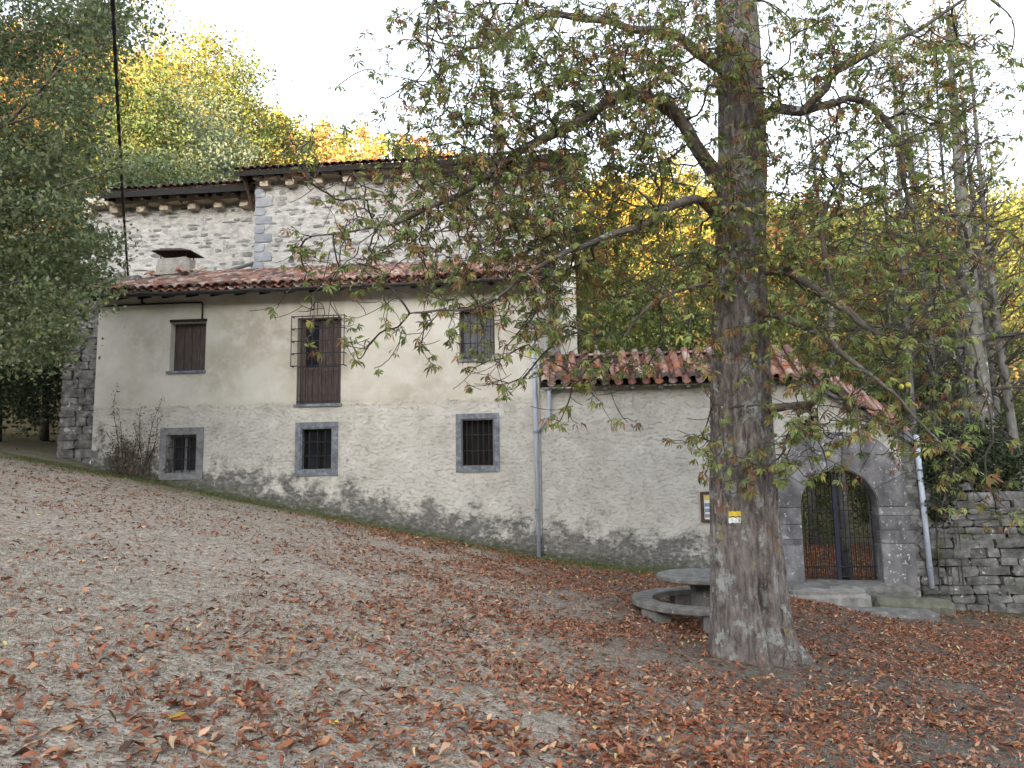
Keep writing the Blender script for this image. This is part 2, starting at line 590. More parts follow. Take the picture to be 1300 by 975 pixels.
wd = wall_dist(TV[:, 0], TV[:, 1])
moss = np.where(wd > -0.3, np.exp(-np.maximum(wd - 0.15, 0) / 0.55), 0.6)
wood = np.maximum(sstep(4, 9, -wd), np.maximum(sstep(12, 16, -TV[:, 0]), sstep(4, 12, -TV[:, 1])))
soil = sstep(-2.0, 3.0, TV[:, 0] - 0.1 * (12 - TV[:, 1]))
o = obj('ground', mesh_np('ground', TV, TF, smooth=True, floats={'moss': moss, 'wood': wood, 'soil': soil}), terrain_mat())
tag(o, 'sloping bare dry ground rising to the wooded hillside', None, kind='structure')

# ------------------------------------------------------------------ shared masonry pieces
def stone_mesh(seed, jit=0.10, boxy=9.0):
    """irregular unit block, 48 triangles"""
    r = np.random.default_rng(seed)
    g = [-0.5, 0.0, 0.5]
    V, key = [], {}
    for x in g:
        for y in g:
            for z in g:
                if x == y == z == 0:
                    continue
                p = np.array([x, y, z])
                n = (np.abs(p * 2) ** boxy).sum() ** (1 / boxy)
                p = p / n * 1.0 if n > 1 else p
                p = p + r.uniform(-jit, jit, 3) * np.array([0.6, 0.5, 0.6])
                key[(x, y, z)] = len(V)
                V.append(p)
    F = []
    for ax in range(3):
        for s in (-0.5, 0.5):
            o1, o2 = [a for a in range(3) if a != ax]
            for a in (0, 1):
                for b in (0, 1):
                    q = []
                    for (da, db) in ((0, 0), (1, 0), (1, 1), (0, 1)):
                        k = [0, 0, 0]
                        k[ax] = s
                        k[o1] = g[a + da]
                        k[o2] = g[b + db]
                        q.append(key[tuple(k)])
                    if (s > 0) == (ax != 1):
                        F.append(q)
                    else:
                        F.append(q[::-1])
    return np.array(V), F


_SM = {}


def stone_piece(name, u, n, z, su, sn, sz, mat, parent, var, tilt=0.0):
    k = (mat.name, var)
    if k not in _SM:
        V, F = stone_mesh(100 + var, 0.16 if mat is MAT_CHURCHSTONE else 0.085, 4.0 if mat is MAT_CHURCHSTONE else 9.0)
        me = mesh_np('stone_' + mat.name, V, F)
        me.materials.append(mat)
        _SM[k] = me
    o = bpy.data.objects.new(name, _SM[k])
    COL.objects.link(o)
    p = W(u, n, z)
    o.parent = parent
    o.location = p - wloc(parent)
    o.scale = (su, sn, sz)
    o.rotation_euler = (0, tilt, -WA)
    return o


def rough_box(u0, u1, n0, n1, z0, z1, seed, amp=0.02, cuts=(10, 4, 3), tilt=0.0, rnd=0.04):
    """worn slab with uneven faces, in facade coordinates"""
    nu, nn, nzc = cuts
    us, ns, zs = np.linspace(0, 1, nu + 1), np.linspace(0, 1, nn + 1), np.linspace(0, 1, nzc + 1)
    key, V, F = {}, [], []

    def vid(i, j, k):
        if (i, j, k) not in key:
            u, n, z = u0 + (u1 - u0) * us[i], n0 + (n1 - n0) * ns[j], z0 + (z1 - z0) * zs[k]
            e = [(us[i] in (0, 1)), (ns[j] in (0, 1)), (zs[k] in (0, 1))]
            if sum(e) >= 2:
                s = rnd
                if e[0]:
                    u += s * (1 if us[i] == 0 else -1)
                if e[1]:
                    n += s * (1 if ns[j] == 0 else -1)
                if e[2]:
                    z += s * (1 if zs[k] == 0 else -1) * 0.6
            q = (u, n, z)
            u += amp * 1.5 * nz(q, 2.3, seed)
            n += amp * 1.5 * nz(q, 2.3, seed + 9)
            z += amp * nz(q, 2.6, seed + 5) + tilt * (u - u0)
            key[(i, j, k)] = len(V)
            V.append(W(u, n, z))
        return key[(i, j, k)]
    for a in range(nu):
        for b_ in range(nn):
            for k in (0, nzc):
                q = [vid(a, b_, k), vid(a + 1, b_, k), vid(a + 1, b_ + 1, k), vid(a, b_ + 1, k)]
                F.append(q if k == 0 else q[::-1])
    for a in range(nu):
        for c in range(nzc):
            for k in (0, nn):
                q = [vid(a, k, c), vid(a + 1, k, c), vid(a + 1, k, c + 1), vid(a, k, c + 1)]
                F.append(q[::-1] if k == 0 else q)
    for b_ in range(nn):
        for c in range(nzc):
            for k in (0, nu):
                q = [vid(k, b_, c), vid(k, b_ + 1, c), vid(k, b_ + 1, c + 1), vid(k, b_, c + 1)]
                F.append(q if k == 0 else q[::-1])
    return np.array([tuple(v) for v in V]), F


TILE_COLS = [(0.31, 0.15, 0.115), (0.40, 0.225, 0.17), (0.25, 0.115, 0.09), (0.21, 0.135, 0.115), (0.52, 0.39, 0.33), (0.11, 0.078, 0.07),
             (0.38, 0.165, 0.10), (0.36, 0.25, 0.215)]


def tile_arr(r0=0.098, r1=0.078, L=0.42, t=0.014, seg=6):
    V, F = [], []
    for rr in (0, -t):
        for (y, r) in ((0, r0), (L, r1)):
            for k in range(seg + 1):
                a = math.pi * k / seg
                V.append(((r + rr) * math.cos(a), y, (r + rr) * math.sin(a) * 0.85))
    m = seg + 1
    for k in range(seg):
        F.append([k, k + 1, m + k + 1, m + k])
        F.append([2 * m + k, 3 * m + k, 3 * m + k + 1, 2 * m + k + 1])
        F.append([k, 2 * m + k, 2 * m + k + 1, k + 1])
        F.append([m + k, m + k + 1, 3 * m + k + 1, 3 * m + k])
    F.append([0, m, 3 * m, 2 * m])
    F.append([seg, 2 * m + seg, 3 * m + seg, m + seg])
    return np.array(V), F


TILE_V, TILE_F = tile_arr()
TILE_ME = []
for _i, _cc in enumerate(TILE_COLS):
    _v = TILE_V.copy()
    cc = np.tile(np.array(_cc), (len(_v), 1))
    _me = mesh_np('barrel_tile', _v, TILE_F, cc, True)
    _me.materials.append(MAT_TILE)
    TILE_ME.append(_me)


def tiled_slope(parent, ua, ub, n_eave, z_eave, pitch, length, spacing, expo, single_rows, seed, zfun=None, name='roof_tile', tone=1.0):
    """cover tiles as single objects for the first rows; channels and the rest joined"""
    r = np.random.default_rng(seed)
    cols = int((ub - ua) / spacing)
    rows = int(length / expo)
    X = UH
    Yv = (-NO) * math.cos(pitch) + Vector((0, 0, 1)) * math.sin(pitch)
    Zv = X.cross(Yv)
    B = Matrix((X, Yv, Zv)).transposed()
    restV, restF, restC = [], [], []
    base = 0
    singles = []
    for c in range(cols + 1):
        u = ua + c * spacing
        dz = zfun(u) if zfun else 0.0
        for rr in range(rows):
            for chan in (0, 1):
                uu = u + (spacing / 2 if chan else 0) + r.normal(0, 0.008)
                if chan and c == cols:
                    continue
                s = rr * expo + r.normal(0, 0.015)
                lift = (0.035 if chan else 0.055) + 0.012 * r.random() + 0.01
                p = W(uu, n_eave, z_eave + dz) + Yv * (s - 0.06) + Zv * lift
                yaw, roll_ = r.normal(0, 0.035), r.normal(0, 0.05)
                rot = B @ Euler((0.045, roll_ + (math.pi if chan else 0), yaw)).to_matrix()
                ci = int(r.integers(0, len(TILE_COLS)))
                if not chan and rr < single_rows:
                    singles.append((p, rot, ci))
                else:
                    V = TILE_V @ np.array(rot).T + np.array(p)
                    restV.append(V)
                    restF += [[i + base for i in f] for f in TILE_F]
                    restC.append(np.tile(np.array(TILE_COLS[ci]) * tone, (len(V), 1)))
                    base += len(V)
    for p, rot, ci in singles:
        o = bpy.data.objects.new(name, TILE_ME[ci])
        COL.objects.link(o)
        o.parent = parent
        o.location = p - wloc(parent)
        o.rotation_euler = rot.to_euler()
    if restV:
        o = objw('tile_rows', np.concatenate(restV), restF, MAT_TILE, parent, np.concatenate(restC), True)
        o['kind'] = 'stuff'


# ------------------------------------------------------------------ the house
def rect(x0, y0, x1, y1, n=0.0):
    u0 = (wp(x0, y0, n)[0] + wp(x0, y1, n)[0]) / 2
    u1 = (wp(x1, y0, n)[0] + wp(x1, y1, n)[0]) / 2
    z1 = (wp(x0, y0, n)[1] + wp(x1, y0, n)[1]) / 2
    z0 = (wp(x0, y1, n)[1] + wp(x1, y1, n)[1]) / 2
    return u0, u1, z0, z1


U_L = wp(121, 480)[0]
Z_PL = (wp(118, 518)[1] + wp(664, 504)[1] + wp(400, 511)[1]) / 3
Z_EAVE = (wp(150, 377, 0.5)[1] + wp(420, 363, 0.5)[1] + wp(640, 354, 0.5)[1]) / 3
Z_WT = Z_EAVE + 0.16
HP = R(20)

H_SHUT = rect(216, 409, 261, 471)
H_DOOR = rect(377, 403, 433, 513)
H_UPR = rect(583, 393, 628, 456)
F_W = [rect(203, 543, 258, 609), rect(375, 536, 429, 604), rect(579, 525, 634, 599)]
FR = [0.17, 0.13, 0.12]
H_W = [(a + f, b - f, c + f, d - f) for (a, b, c, d), f in zip(F_W, FR)]


def wall_attrs(V):
    h = V[:, 2] - ground_zv(V[:, 0], V[:, 1])
    return {'h': h, 'up': V[:, 2] - Z_PL}


def wall_cells(u0, u1, z0, z1, holes, n=0.0, step=0.25, depth=0.3):
    us = sorted(set([round(x, 4) for x in np.linspace(u0, u1, int((u1 - u0) / step) + 2)] + [round(x, 4) for h in holes for x in h[:2]]))
    zs = sorted(set([round(x, 4) for x in np.linspace(z0, z1, int((z1 - z0) / step) + 2)] + [round(x, 4) for h in holes for x in h[2:]]))
    V, F = [], []
    idm = {}
    for j, z in enumerate(zs):
        for i, u in enumerate(us):
            idm[(i, j)] = len(V)
            V.append(W(u, n, z))
    for j in range(len(zs) - 1):
        for i in range(len(us) - 1):
            cu, cz = (us[i] + us[i + 1]) / 2, (zs[j] + zs[j + 1]) / 2
            if any(h[0] < cu < h[1] and h[2] < cz < h[3] for h in holes):
                continue
            F.append([idm[(i, j)], idm[(i + 1, j)], idm[(i + 1, j + 1)], idm[(i, j + 1)]])
    for (a, b, c, d) in holes:
        k = len(V)
        for dn in (0, -depth):
            V += [W(a, n + dn, c), W(b, n + dn, c), W(b, n + dn, d), W(a, n + dn, d)]
        for i in range(4):
            i2 = (i + 1) % 4
            F.append([k + i, k + i2, k + 4 + i2, k + 4 + i])
    return np.array([tuple(v) for v in V]), F


house = empty('house', W(U_L / 2, -2.0, ground_z(*W(U_L / 2, 0, 0).xy)),
              'two storey cream rendered house with clay tile lean-to roof below the stone church', 'house')
V, F = wall_cells(U_L, 0.0, Z_PL - 5.2, Z_WT, [H_SHUT, H_DOOR, H_UPR] + H_W)
wall = objw('wall', V, F, MAT_FACADE, house, floats=wall_attrs(V))
# end walls
for uu in (0.0, U_L):
    V, F = [], []
    for n0, n1 in [(-k * 0.5, -(k + 1) * 0.5) for k in range(10)]:
        b = len(V)
        zz = [Z_PL - 5.2, Z_PL - 2.0, Z_PL, Z_WT + 0.364 * -n0 - 0.12, Z_WT + 0.364 * -n1 - 0.12]
        V += [W(uu, n0, zz[0]), W(uu, n1, zz[0]), W(uu, n1, zz[1]), W(uu, n0, zz[1]), W(uu, n1, zz[2]), W(uu, n0, zz[2]),
              W(uu, n1, zz[4]), W(uu, n0, zz[3])]
        F += [[b, b + 1, b + 2, b + 3], [b + 3, b + 2, b + 4, b + 5], [b + 5, b + 4, b + 6, b + 7]]
    V = np.array([tuple(v) for v in V])
    objw('end_wall', V, F, MAT_FACADE, house, floats={'h': np.full(len(V), 4.0), 'up': V[:, 2] - Z_PL})

# roof: board deck, rafters, gutter, tiles
roof = empty('roof', W(U_L / 2, 0, Z_EAVE), parent=house)
UR = wp(700, 352, 0.5)[0]


def slope_slab(ua, ub, n0, z0, pitch, length, th):
    m = MB()
    P = []
    for dz in (0, -th):
        for (u, s) in ((ua, 0), (ub, 0), (ub, length), (ua, length)):
            P.append(W(u, n0 - s * math.cos(pitch), z0 + s * math.sin(pitch) + dz))
    return m.add(P, [[0, 1, 2, 3], [7, 6, 5, 4], [0, 4, 5, 1], [1, 5, 6, 2], [2, 6, 7, 3], [3, 7, 4, 0]])


slope_slab(U_L - 0.25, UR, 0.48, Z_EAVE + 0.05, HP, 5.3, 0.05).build('roof_boards', MAT_WOODDARK, roof)
nraf = 19
for i in range(nraf):
    u = U_L + 0.1 + (UR - U_L - 0.3) * i / (nraf - 1)
    m = MB()
    c, s = math.cos(HP), math.sin(HP)
    P = []
    for (uu) in (u - 0.05, u + 0.05):
        for (t, d) in ((0.06, 0.003), (1.2, 0.003), (1.2, 0.14), (0.06, 0.12)):
            P.append(W(uu, 0.48 - t * c, Z_EAVE + t * s - d))
    m.add(P, [[0, 1, 2, 3], [7, 6, 5, 4], [0, 4, 5, 1], [1, 5, 6, 2], [2, 6, 7, 3], [3, 7, 4, 0]])
    m.build('rafter', MAT_WOODDARK, roof)
# half round gutter
gp, V, F = [], [], []
for i in range(41):
    u = U_L - 0.28 + (UR - U_L + 0.3) * i / 40
    z = Z_EAVE + 0.02 + 0.012 * math.sin(i * 1.3) - 0.02 * math.sin(i / 40 * math.pi)
    for k in range(7):
        a = math.pi + math.pi * k / 6
        V.append(W(u, 0.56 + 0.075 * math.cos(a), z + 0.085 * math.sin(a)))
    for k in range(7):
        a = 2 * math.pi - math.pi * k / 6
        V.append(W(u, 0.56 + 0.068 * math.cos(a), z + 0.078 * math.sin(a)))
for i in range(40):
    for k in range(14):
        k2 = (k + 1) % 14
        F.append([i * 14 + k, i * 14 + k2, (i + 1) * 14 + k2, (i + 1) * 14 + k])
objw('gutter', np.array([tuple(v) for v in V]), F, MAT_GUTTER, roof, smooth=True)
tiled_slope(roof, U_L - 0.15, UR - 0.1, 0.50, Z_EAVE + 0.07, HP, 5.1, 0.232, 0.31, 6, 3)

# chimney
cu0, cz0 = wp(196, 357, -2.2)
cu1, cz1 = wp(239, 322, -2.2)
chim = empty('chimney', W((cu0 + cu1) / 2, -2.2, cz0), parent=house)
V, F = rough_box(cu0, cu1 - 0.02, -2.75, -2.2, cz0 - 0.6, cz1 - 0.05, 3, 0.035, (6, 5, 6), rnd=0.05)
objw('stack', V, F, MAT_ASH, chim)
V, F = rough_box(cu0 - 0.05, cu1 + 0.03, -2.8, -2.13, cz0 + 0.16, cz0 + 0.24, 5, 0.02, (8, 4, 1), rnd=0.02)
objw('ledge', V, F, MAT_ASH, chim)
for uu in (cu0 + 0.12, cu1 - 0.1):
    for n_ in (-2.68, -2.27):
        m = MB()
        m.tube([W(uu, n_, cz1 - 0.1), W(uu, n_, cz1 + 0.13)], 0.018, 5)
        m.build('post', MAT_RUSTIRON, chim)
m = MB()
a, b = cu0 - 0.08, cu1 + 0.12
P = [W(a, -2.1, cz1 + 0.11), W(b, -2.1, cz1 + 0.07), W(b, -2.85, cz1 + 0.07), W(a, -2.85, cz1 + 0.11),
     W(a + 0.3, -2.4, cz1 + 0.25), W(b - 0.45, -2.4, cz1 + 0.24)]
m.add(P, [[0, 1, 5, 4], [1, 2, 5], [2, 3, 4, 5], [3, 0, 4]])
P2 = [p - Vector((0, 0, 0.015)) for p in P]
m.add(P2, [[0, 4, 5, 1], [1, 5, 2], [2, 5, 4, 3], [3, 4, 0]])
m.build('cap', MAT_RUSTIRON, chim)
# slipped tiles against the chimney
for k, (du, dz, rz) in enumerate(((0.0, 0.05, 0.5), (0.22, 0.0, 0.9), (0.4, 0.02, -0.4), (-0.9, -0.02, 0.2))):
    o = bpy.data.objects.new('roof_tile', TILE_ME[(6, 1, 4, 6)[k]])
    COL.objects.link(o)
    o.parent = roof
    o.location = W(cu1 - 0.15 + du, -2.0, cz0 + 0.12 + dz) - wloc(roof)
    o.rotation_euler = (0.5, 0.15, rz)

# ---- windows and doors
def ring(m, r, f, n0, n1):
    a, b, c, d = r
    m.wbox(a, b, n0, n1, d - f, d)
    m.wbox(a, b, n0, n1, c, c + f)
    m.wbox(a, a + f, n0, n1, c + f, d - f)
    m.wbox(b - f, b, n0, n1, c + f, d - f)
    return m


def wempty(name, r):
    return empty(name, W((r[0] + r[1]) / 2, 0, r[2]), parent=house)


def planks(par, r, n0, n1, k, mat, name='plank'):
    a, b, c, d = r
    w = (b - a) / k
    for i in range(k):
        MB().wbox(a + i * w + 0.004, a + (i + 1) * w - 0.004, n0 - 0.006 * (i % 2), n1 - 0.006 * (i % 2), c, d).build(name, mat, par)


# shuttered upper window
w_ = wempty('window', H_SHUT)
w_['label'] = 'deep window closed by two brown plank shutters'
a, b, c, d = H_SHUT
MB().wbox(a - 0.03, b + 0.02, -0.3, 0.02, d + 0.001, d + 0.07).build('lintel', MAT_WOODDARK, w_)
MB().wbox(a - 0.06, b + 0.03, -0.3, 0.05, c - 0.06, c + 0.004).build('sill', MAT_CEMENT, w_)
ring(MB(), (a + 0.005, b - 0.005, c + 0.006, d - 0.004), 0.045, -0.26, -0.2).build('frame', MAT_SHUTTER, w_)
mid = (a + b) / 2
planks(w_, (a + 0.05, mid - 0.006, c + 0.05, d - 0.05), -0.235, -0.205, 2, MAT_SHUTTER, 'shutter_plank')
planks(w_, (mid + 0.006, b - 0.05, c + 0.05, d - 0.05), -0.235, -0.205, 2, MAT_SHUTTER, 'shutter_plank')
MB().wbox(a, b, -0.30, -0.27, c, d).build('dark_room_sheet', MAT_CORE, w_)  # dark coloured sheet standing in for the unlit room

# balcony door with projecting iron cage
w_ = wempty('balcony_door', H_DOOR)
a, b, c, d = H_DOOR
MB().wbox(a - 0.05, b + 0.04, -0.3, 0.05, c - 0.06, c + 0.004).build('sill', MAT_CEMENT, w_)
ring(MB(), (a + 0.004, b - 0.004, c + 0.006, d - 0.004), 0.06, -0.27, -0.2).build('frame', MAT_SHUTTER, w_)
mid = (a + b) / 2
for (x0, x1, glazed) in ((a + 0.065, mid - 0.006, True), (mid + 0.006, b - 0.065, False)):
    lf = MB()
    ring(lf, (x0, x1, c + 0.07, d - 0.07), 0.075, -0.25, -0.205)
    zm = c + 0.42 * (d - c)
    lf.wbox(x0 + 0.075, x1 - 0.075, -0.25, -0.205, zm - 0.04, zm + 0.04)
    leaf = lf.build('door_leaf', MAT_SHUTTER, w_)
    planks(leaf, (x0 + 0.078, x1 - 0.078, c + 0.15, zm - 0.044), -0.24, -0.22, 2, MAT_SHUTTER, 'panel')
    if glazed:
        MB().wbox(x0 + 0.076, x1 - 0.076, -0.235, -0.228, zm + 0.042, d - 0.147).build('pane', MAT_GLASS, leaf)
    else:
        planks(leaf, (x0 + 0.078, x1 - 0.078, zm + 0.044, d - 0.148), -0.24, -0.22, 2, MAT_SHUTTER, 'panel')
MB().wbox(a, b, -0.31, -0.28, c, d).build('dark_room_sheet', MAT_CORE, w_)  # flat dark sheet in place of the unlit room behind the door
g = empty('iron_grille', W(mid, 0.1, c), parent=w_)
ga, gb, gc, gd = rect(370, 401, 437, 464, 0.16)
NG = 0.16
for z in np.linspace(gc, gd, 5):
    MB().tube([W(ga, 0.0, z), W(ga, NG, z), W(gb, NG, z), W(gb, 0.0, z)], 0.013, 5).build('bar', MAT_IRON, g)
for u in np.linspace(ga, gb, 6):
    MB().tube([W(u, NG + 0.016, gc - 0.02), W(u, NG + 0.016, gd + 0.02)], 0.011, 5).build('bar', MAT_IRON, g)
aw = 0.18
pts = [W(mid + aw * math.cos(t), NG, gd + 0.012 + 0.33 * math.sin(t)) for t in np.linspace(0, math.pi, 13)]
MB().tube(pts, 0.010, 5).build('arched_top', MAT_IRON, g)
MB().tube([W(mid, NG, gd), W(mid, NG, gd + 0.335)], 0.009, 5).build('bar', MAT_IRON, g)
MB().tube([W(mid - 0.15, NG + 0.014, gd + 0.17), W(mid + 0.15, NG + 0.014, gd + 0.17)], 0.009, 5).build('bar', MAT_IRON, g)
zr = gc - 0.02
for z in (c + 0.06, zr):
    MB().tube([W(a + 0.02, 0.05, z), W(b - 0.02, 0.05, z)], 0.012, 5).build('bar', MAT_IRON, g)
for i, u in enumerate(np.linspace(a + 0.05, b - 0.05, 9)):
    MB().tube([W(u, 0.05, c + 0.02), W(u, 0.05, zr)], 0.0085, 5).build('bar', MAT_IRON, g)
    if i < 8:
        u2 = u + (b - a - 0.1) / 16
        q = [W(u2 + 0.035 * math.cos(t) * (1 - t / 9), 0.05, c + 0.2 + 0.05 * math.sin(t) * (1 - t / 9)) for t in np.linspace(0, 6.5, 13)]
        MB().tube(q, 0.005, 4).build('scroll', MAT_IRON, g)

# upper right window
w_ = wempty('window', H_UPR)
w_['label'] = 'barred upper window with grey plank shutters'
a, b, c, d = H_UPR
MB().wbox(a - 0.04, b + 0.03, -0.3, 0.05, c - 0.06, c + 0.004).build('sill', MAT_CEMENT, w_)
MB().wbox(a - 0.03, b + 0.02, -0.3, 0.02, d + 0.001, d + 0.07).build('lintel', MAT_WOODDARK, w_)
ring(MB(), (a + 0.004, b - 0.004, c + 0.006, d - 0.004), 0.05, -0.27, -0.2).build('frame', MAT_SHUTTER, w_)
planks(w_, (a + 0.055, b - 0.055, c + 0.057, d - 0.055), -0.25, -0.215, 5, MAT_GREYWOOD, 'shutter_plank')
MB().wbox(a, b, -0.31, -0.28, c, d).build('dark_room_sheet', MAT_CORE, w_)  # room darkness given by a dark coloured sheet
for u in np.linspace(a + 0.1, b - 0.1, 5):
    MB().tube([W(u, -0.06, c), W(u, -0.06, d)], 0.012, 5).build('bar', MAT_IRON, w_)
for t in (0.33, 0.67):
    MB().tube([W(a, -0.045, c + t * (d - c)), W(b, -0.045, c + t * (d - c))], 0.010, 5).build('bar', MAT_IRON, w_)

# lower barred windows
for i, (Fo, Ho, f) in enumerate(zip(F_W, H_W, FR)):
    w_ = wempty('window', Fo)
    w_['label'] = ['ground floor window in a dark worn stone frame, grid of bars', 'ground floor window in a pale blue grey frame',
                   'ground floor window with grey frame and dark shutters behind five bars'][i]
    fr = MB()
    ring(fr, (Fo[0], Fo[1], Fo[2], Fo[3]), f - 0.002, -0.12, 0.028 + 0.004 * i)
    fo = fr.build('frame', MAT_DARKFRAME if i == 0 else MAT_CEMENT, w_)
    a, b, c, d = Ho
    if i != 0:
        ring(MB(), (a + 0.002, b - 0.002, c + 0.002, d - 0.002), 0.028, -0.1, 0.005).build('inner_lip', MAT_CEMENT if i == 1 else MAT_GREYWOOD, w_)
    sash = MB()
    ring(sash, (a + 0.004, b - 0.004, c + 0.004, d - 0.004), 0.05, -0.26, -0.21)
    mid = (a + b) / 2
    sash.wbox(mid - 0.03, mid + 0.03, -0.26, -0.205, c + 0.054, d - 0.054)
    so = sash.build('sash', MAT_GREYWOOD if i == 0 else MAT_WOODDARK, w_)
    for (x0, x1) in ((a + 0.056, mid - 0.032), (mid + 0.032, b - 0.056)):
        if i < 2:
            for k in range(3):
                z0 = c + 0.056 + k * (d - c - 0.112) / 3
                MB().wbox(x0, x1, -0.24, -0.232, z0 + 0.008, z0 + (d - c - 0.112) / 3 - 0.008).build('pane', MAT_GLASS, w_)
        else:
            planks(w_, (x0, x1, c + 0.056, d - 0.056), -0.245, -0.225, 2, MAT_WOODDARK, 'shutter_plank')
    MB().wbox(a, b, -0.30, -0.28, c, d).build('dark_room_sheet', MAT_CORE, w_)  # dark sheet behind the sash instead of an unlit room
    nb = (3, 3, 5)[i]
    for u in np.linspace(a, b, nb + 2)[1:-1]:
        MB().tube([W(u, -0.05, c - 0.02), W(u, -0.05, d + 0.02)], 0.012, 5).build('bar', MAT_IRON, w_)
    for z in np.linspace(c, d, 4)[1:-1]:
        MB().tube([W(a - 0.02, -0.035, z), W(b + 0.02, -0.035, z)], 0.012, 5).build('bar', MAT_IRON, w_)

# downpipe with branch
pu = wp(680, 540)[0]
pz0 = ground_z(*W(pu, 0.08, 0).xy)
zt_ = Z_EAVE - 0.05
dp = empty('downpipe', W(pu, 0.07, pz0), parent=house)
MB().tube([W(pu - 0.06, 0.5, zt_), W(pu - 0.06, 0.42, zt_ - 0.12), W(pu - 0.05, 0.14, zt_ - 0.35), W(pu - 0.04, 0.075, zt_ - 0.5),
           W(pu, 0.075, zt_ - 2.4), W(pu + 0.02, 0.075, pz0 + 0.02)], 0.048, 10).build('pipe', MAT_ZINC, dp, True)
bu, bz = wp(697, 497, 0.2)
MB().tube([W(bu, 0.22, bz + 0.02), W(bu - 0.0, 0.1, bz - 0.15), W(bu - 0.02, 0.08, bz - 0.55), W(pu + 0.05, 0.078, bz - 0.88)], 0.042, 10).build(
    'branch_pipe', MAT_ZINC, dp, True)
for z in (zt_ - 0.95, bz - 0.95, bz - 2.7, pz0 + 0.5, bz + 0.65):
    MB().tube([W(pu + 0.006, 0.075, z), W(pu + 0.006, 0.075, z + 0.06)], 0.056, 10).build('collar', MAT_PIPEJOINT, dp)
# cable clipped to the wall
kz = wp(180, 387)[1]
ku = wp(258, 390)[0]
MB().tube([W(U_L - 0.05, 0.02, kz - 0.02), W(U_L + 0.4, 0.03, kz), W(wp(245, 387)[0], 0.03, kz), W(ku - 0.03, 0.03, kz - 0.01), W(ku, 0.03, kz - 0.06),
           W(ku, 0.03, H_SHUT[3] + 0.06)], 0.022, 6).build('wall_cable', MAT_CABLE, house, True)
iu = wp(183, 385)[0]
MB().tube([W(iu, 0.0, kz + 0.03), W(iu, 0.09, kz + 0.03), W(iu, 0.09, kz + 0.12)], 0.03, 6).build('cable_bracket', MAT_CABLE, house)

# ------------------------------------------------------------------ the church behind
NR, NL = -5.0, -5.9
church = empty('church', W(-5, -6, 1.0), 'tall mortared rubble stone church with overhanging tiled eaves rising behind the cream house', 'church')
uA = wp(104, 300, NL)[0]
uB = wp(323, 300, NR)[0]
uC = wp(708, 300, NR)[0]
uD = wp(729, 300, NR)[0]
zL_corn = wp(220, 262, NL)[1]
zR_corn = wp(450, 226, NR)[1]
zb = 3.0
for nm, (a, b, n_, ztop) in {'left': (uA, uB + 0.5, NL, zL_corn + 0.5), 'right': (uB, uC, NR, zR_corn + 0.35)}.items():
    m = MB()
    m.wbox(a, b, n_ - 0.8, n_, zb - 3, ztop)
    wl = m.build('wall', MAT_MORTAR, church)
    r = np.random.default_rng(5 if nm == 'left' else 6)
    z = Z_EAVE + 0.6
    cnt = 0
    cand = []
    while z < ztop - 0.55:
        hgt = r.uniform(0.10, 0.2)
        u = a + r.uniform(0, 0.3) + (0.45 if nm == 'right' else 0)
        while u < b - 0.3:
            L = r.uniform(0.18, 0.62)
            if r.random() < (0.50 if nm == 'left' else 0.62):
                cand.append((u + L / 2, z + hgt / 2 + r.normal(0, 0.03), L * r.uniform(0.6, 1.0), hgt * r.uniform(0.4, 1.0)))
            u += L + r.uniform(0.02, 0.1)
        z += hgt + 0.02
    cand.sort(key=lambda q: -q[2] * q[3])
    for (u, zz, L, hg) in cand[:150]:
        stone_piece('stone', u, n_ - 0.05 + r.uniform(0, 0.015), zz, L, 0.14, hg, MAT_CHURCHSTONE, wl, int(r.integers(0, 12)), r.normal(0, 0.06))
    mb = MB()
    for (u, zz, L, hg) in cand[150:]:
        Vs, Fs = stone_mesh(100 + int(r.integers(0, 8)), 0.16, 4.0)
        mb.add([W(u + v[0] * L, n_ - 0.05 + v[1] * 0.14, zz + v[2] * hg) for v in Vs], Fs)
    if mb.V:
        o = mb.build('small_stones', MAT_CHURCHSTONE, wl)
        o['kind'] = 'stuff'
    if nm == 'right':          # quoins
        z, k = Z_EAVE + 0.7, 0
        while z < ztop - 0.3:
            hg = 0.27 + 0.09 * r.random()
            L = 0.62 if k % 2 else 0.36
            stone_piece('quoin', a + L / 2 - 0.015, n_ - 0.06, z + hg / 2, L, 0.2, hg * 0.95, MAT_QUOIN, wl, k % 8)
            z += hg
            k += 1
    # cornice blocks and corbels
    zc = zL_corn if nm == 'left' else zR_corn
    u = a
    while u < b - 0.15:
        L = min(r.uniform(0.8, 1.3), b - u)
        stone_piece('cornice_block', u + L / 2, n_ + 0.16, zc + 0.13, L * 0.99, 0.44, 0.24, MAT_CORBEL, church, int(r.integers(0, 8)))
        u += L
    for u in np.arange(a + 0.35, b - 0.2, 0.92):
        stone_piece('corbel', u + r.normal(0, 0.03), n_ + 0.14, zc - 0.11, 0.3, 0.36, 0.26, MAT_CORBEL, church, int(r.integers(0, 8)))
MB().wbox(uC + 0.003, uD, NR - 1.0, NR + 0.05, zb - 3, zR_corn + 0.2).build('end_pier', M('pale_plaster', [
    (0.3, (0.52, 0.49, 0.43)), (0.7, (0.68, 0.66, 0.60))], 2.5, 0.95, 0.3, 20), church)
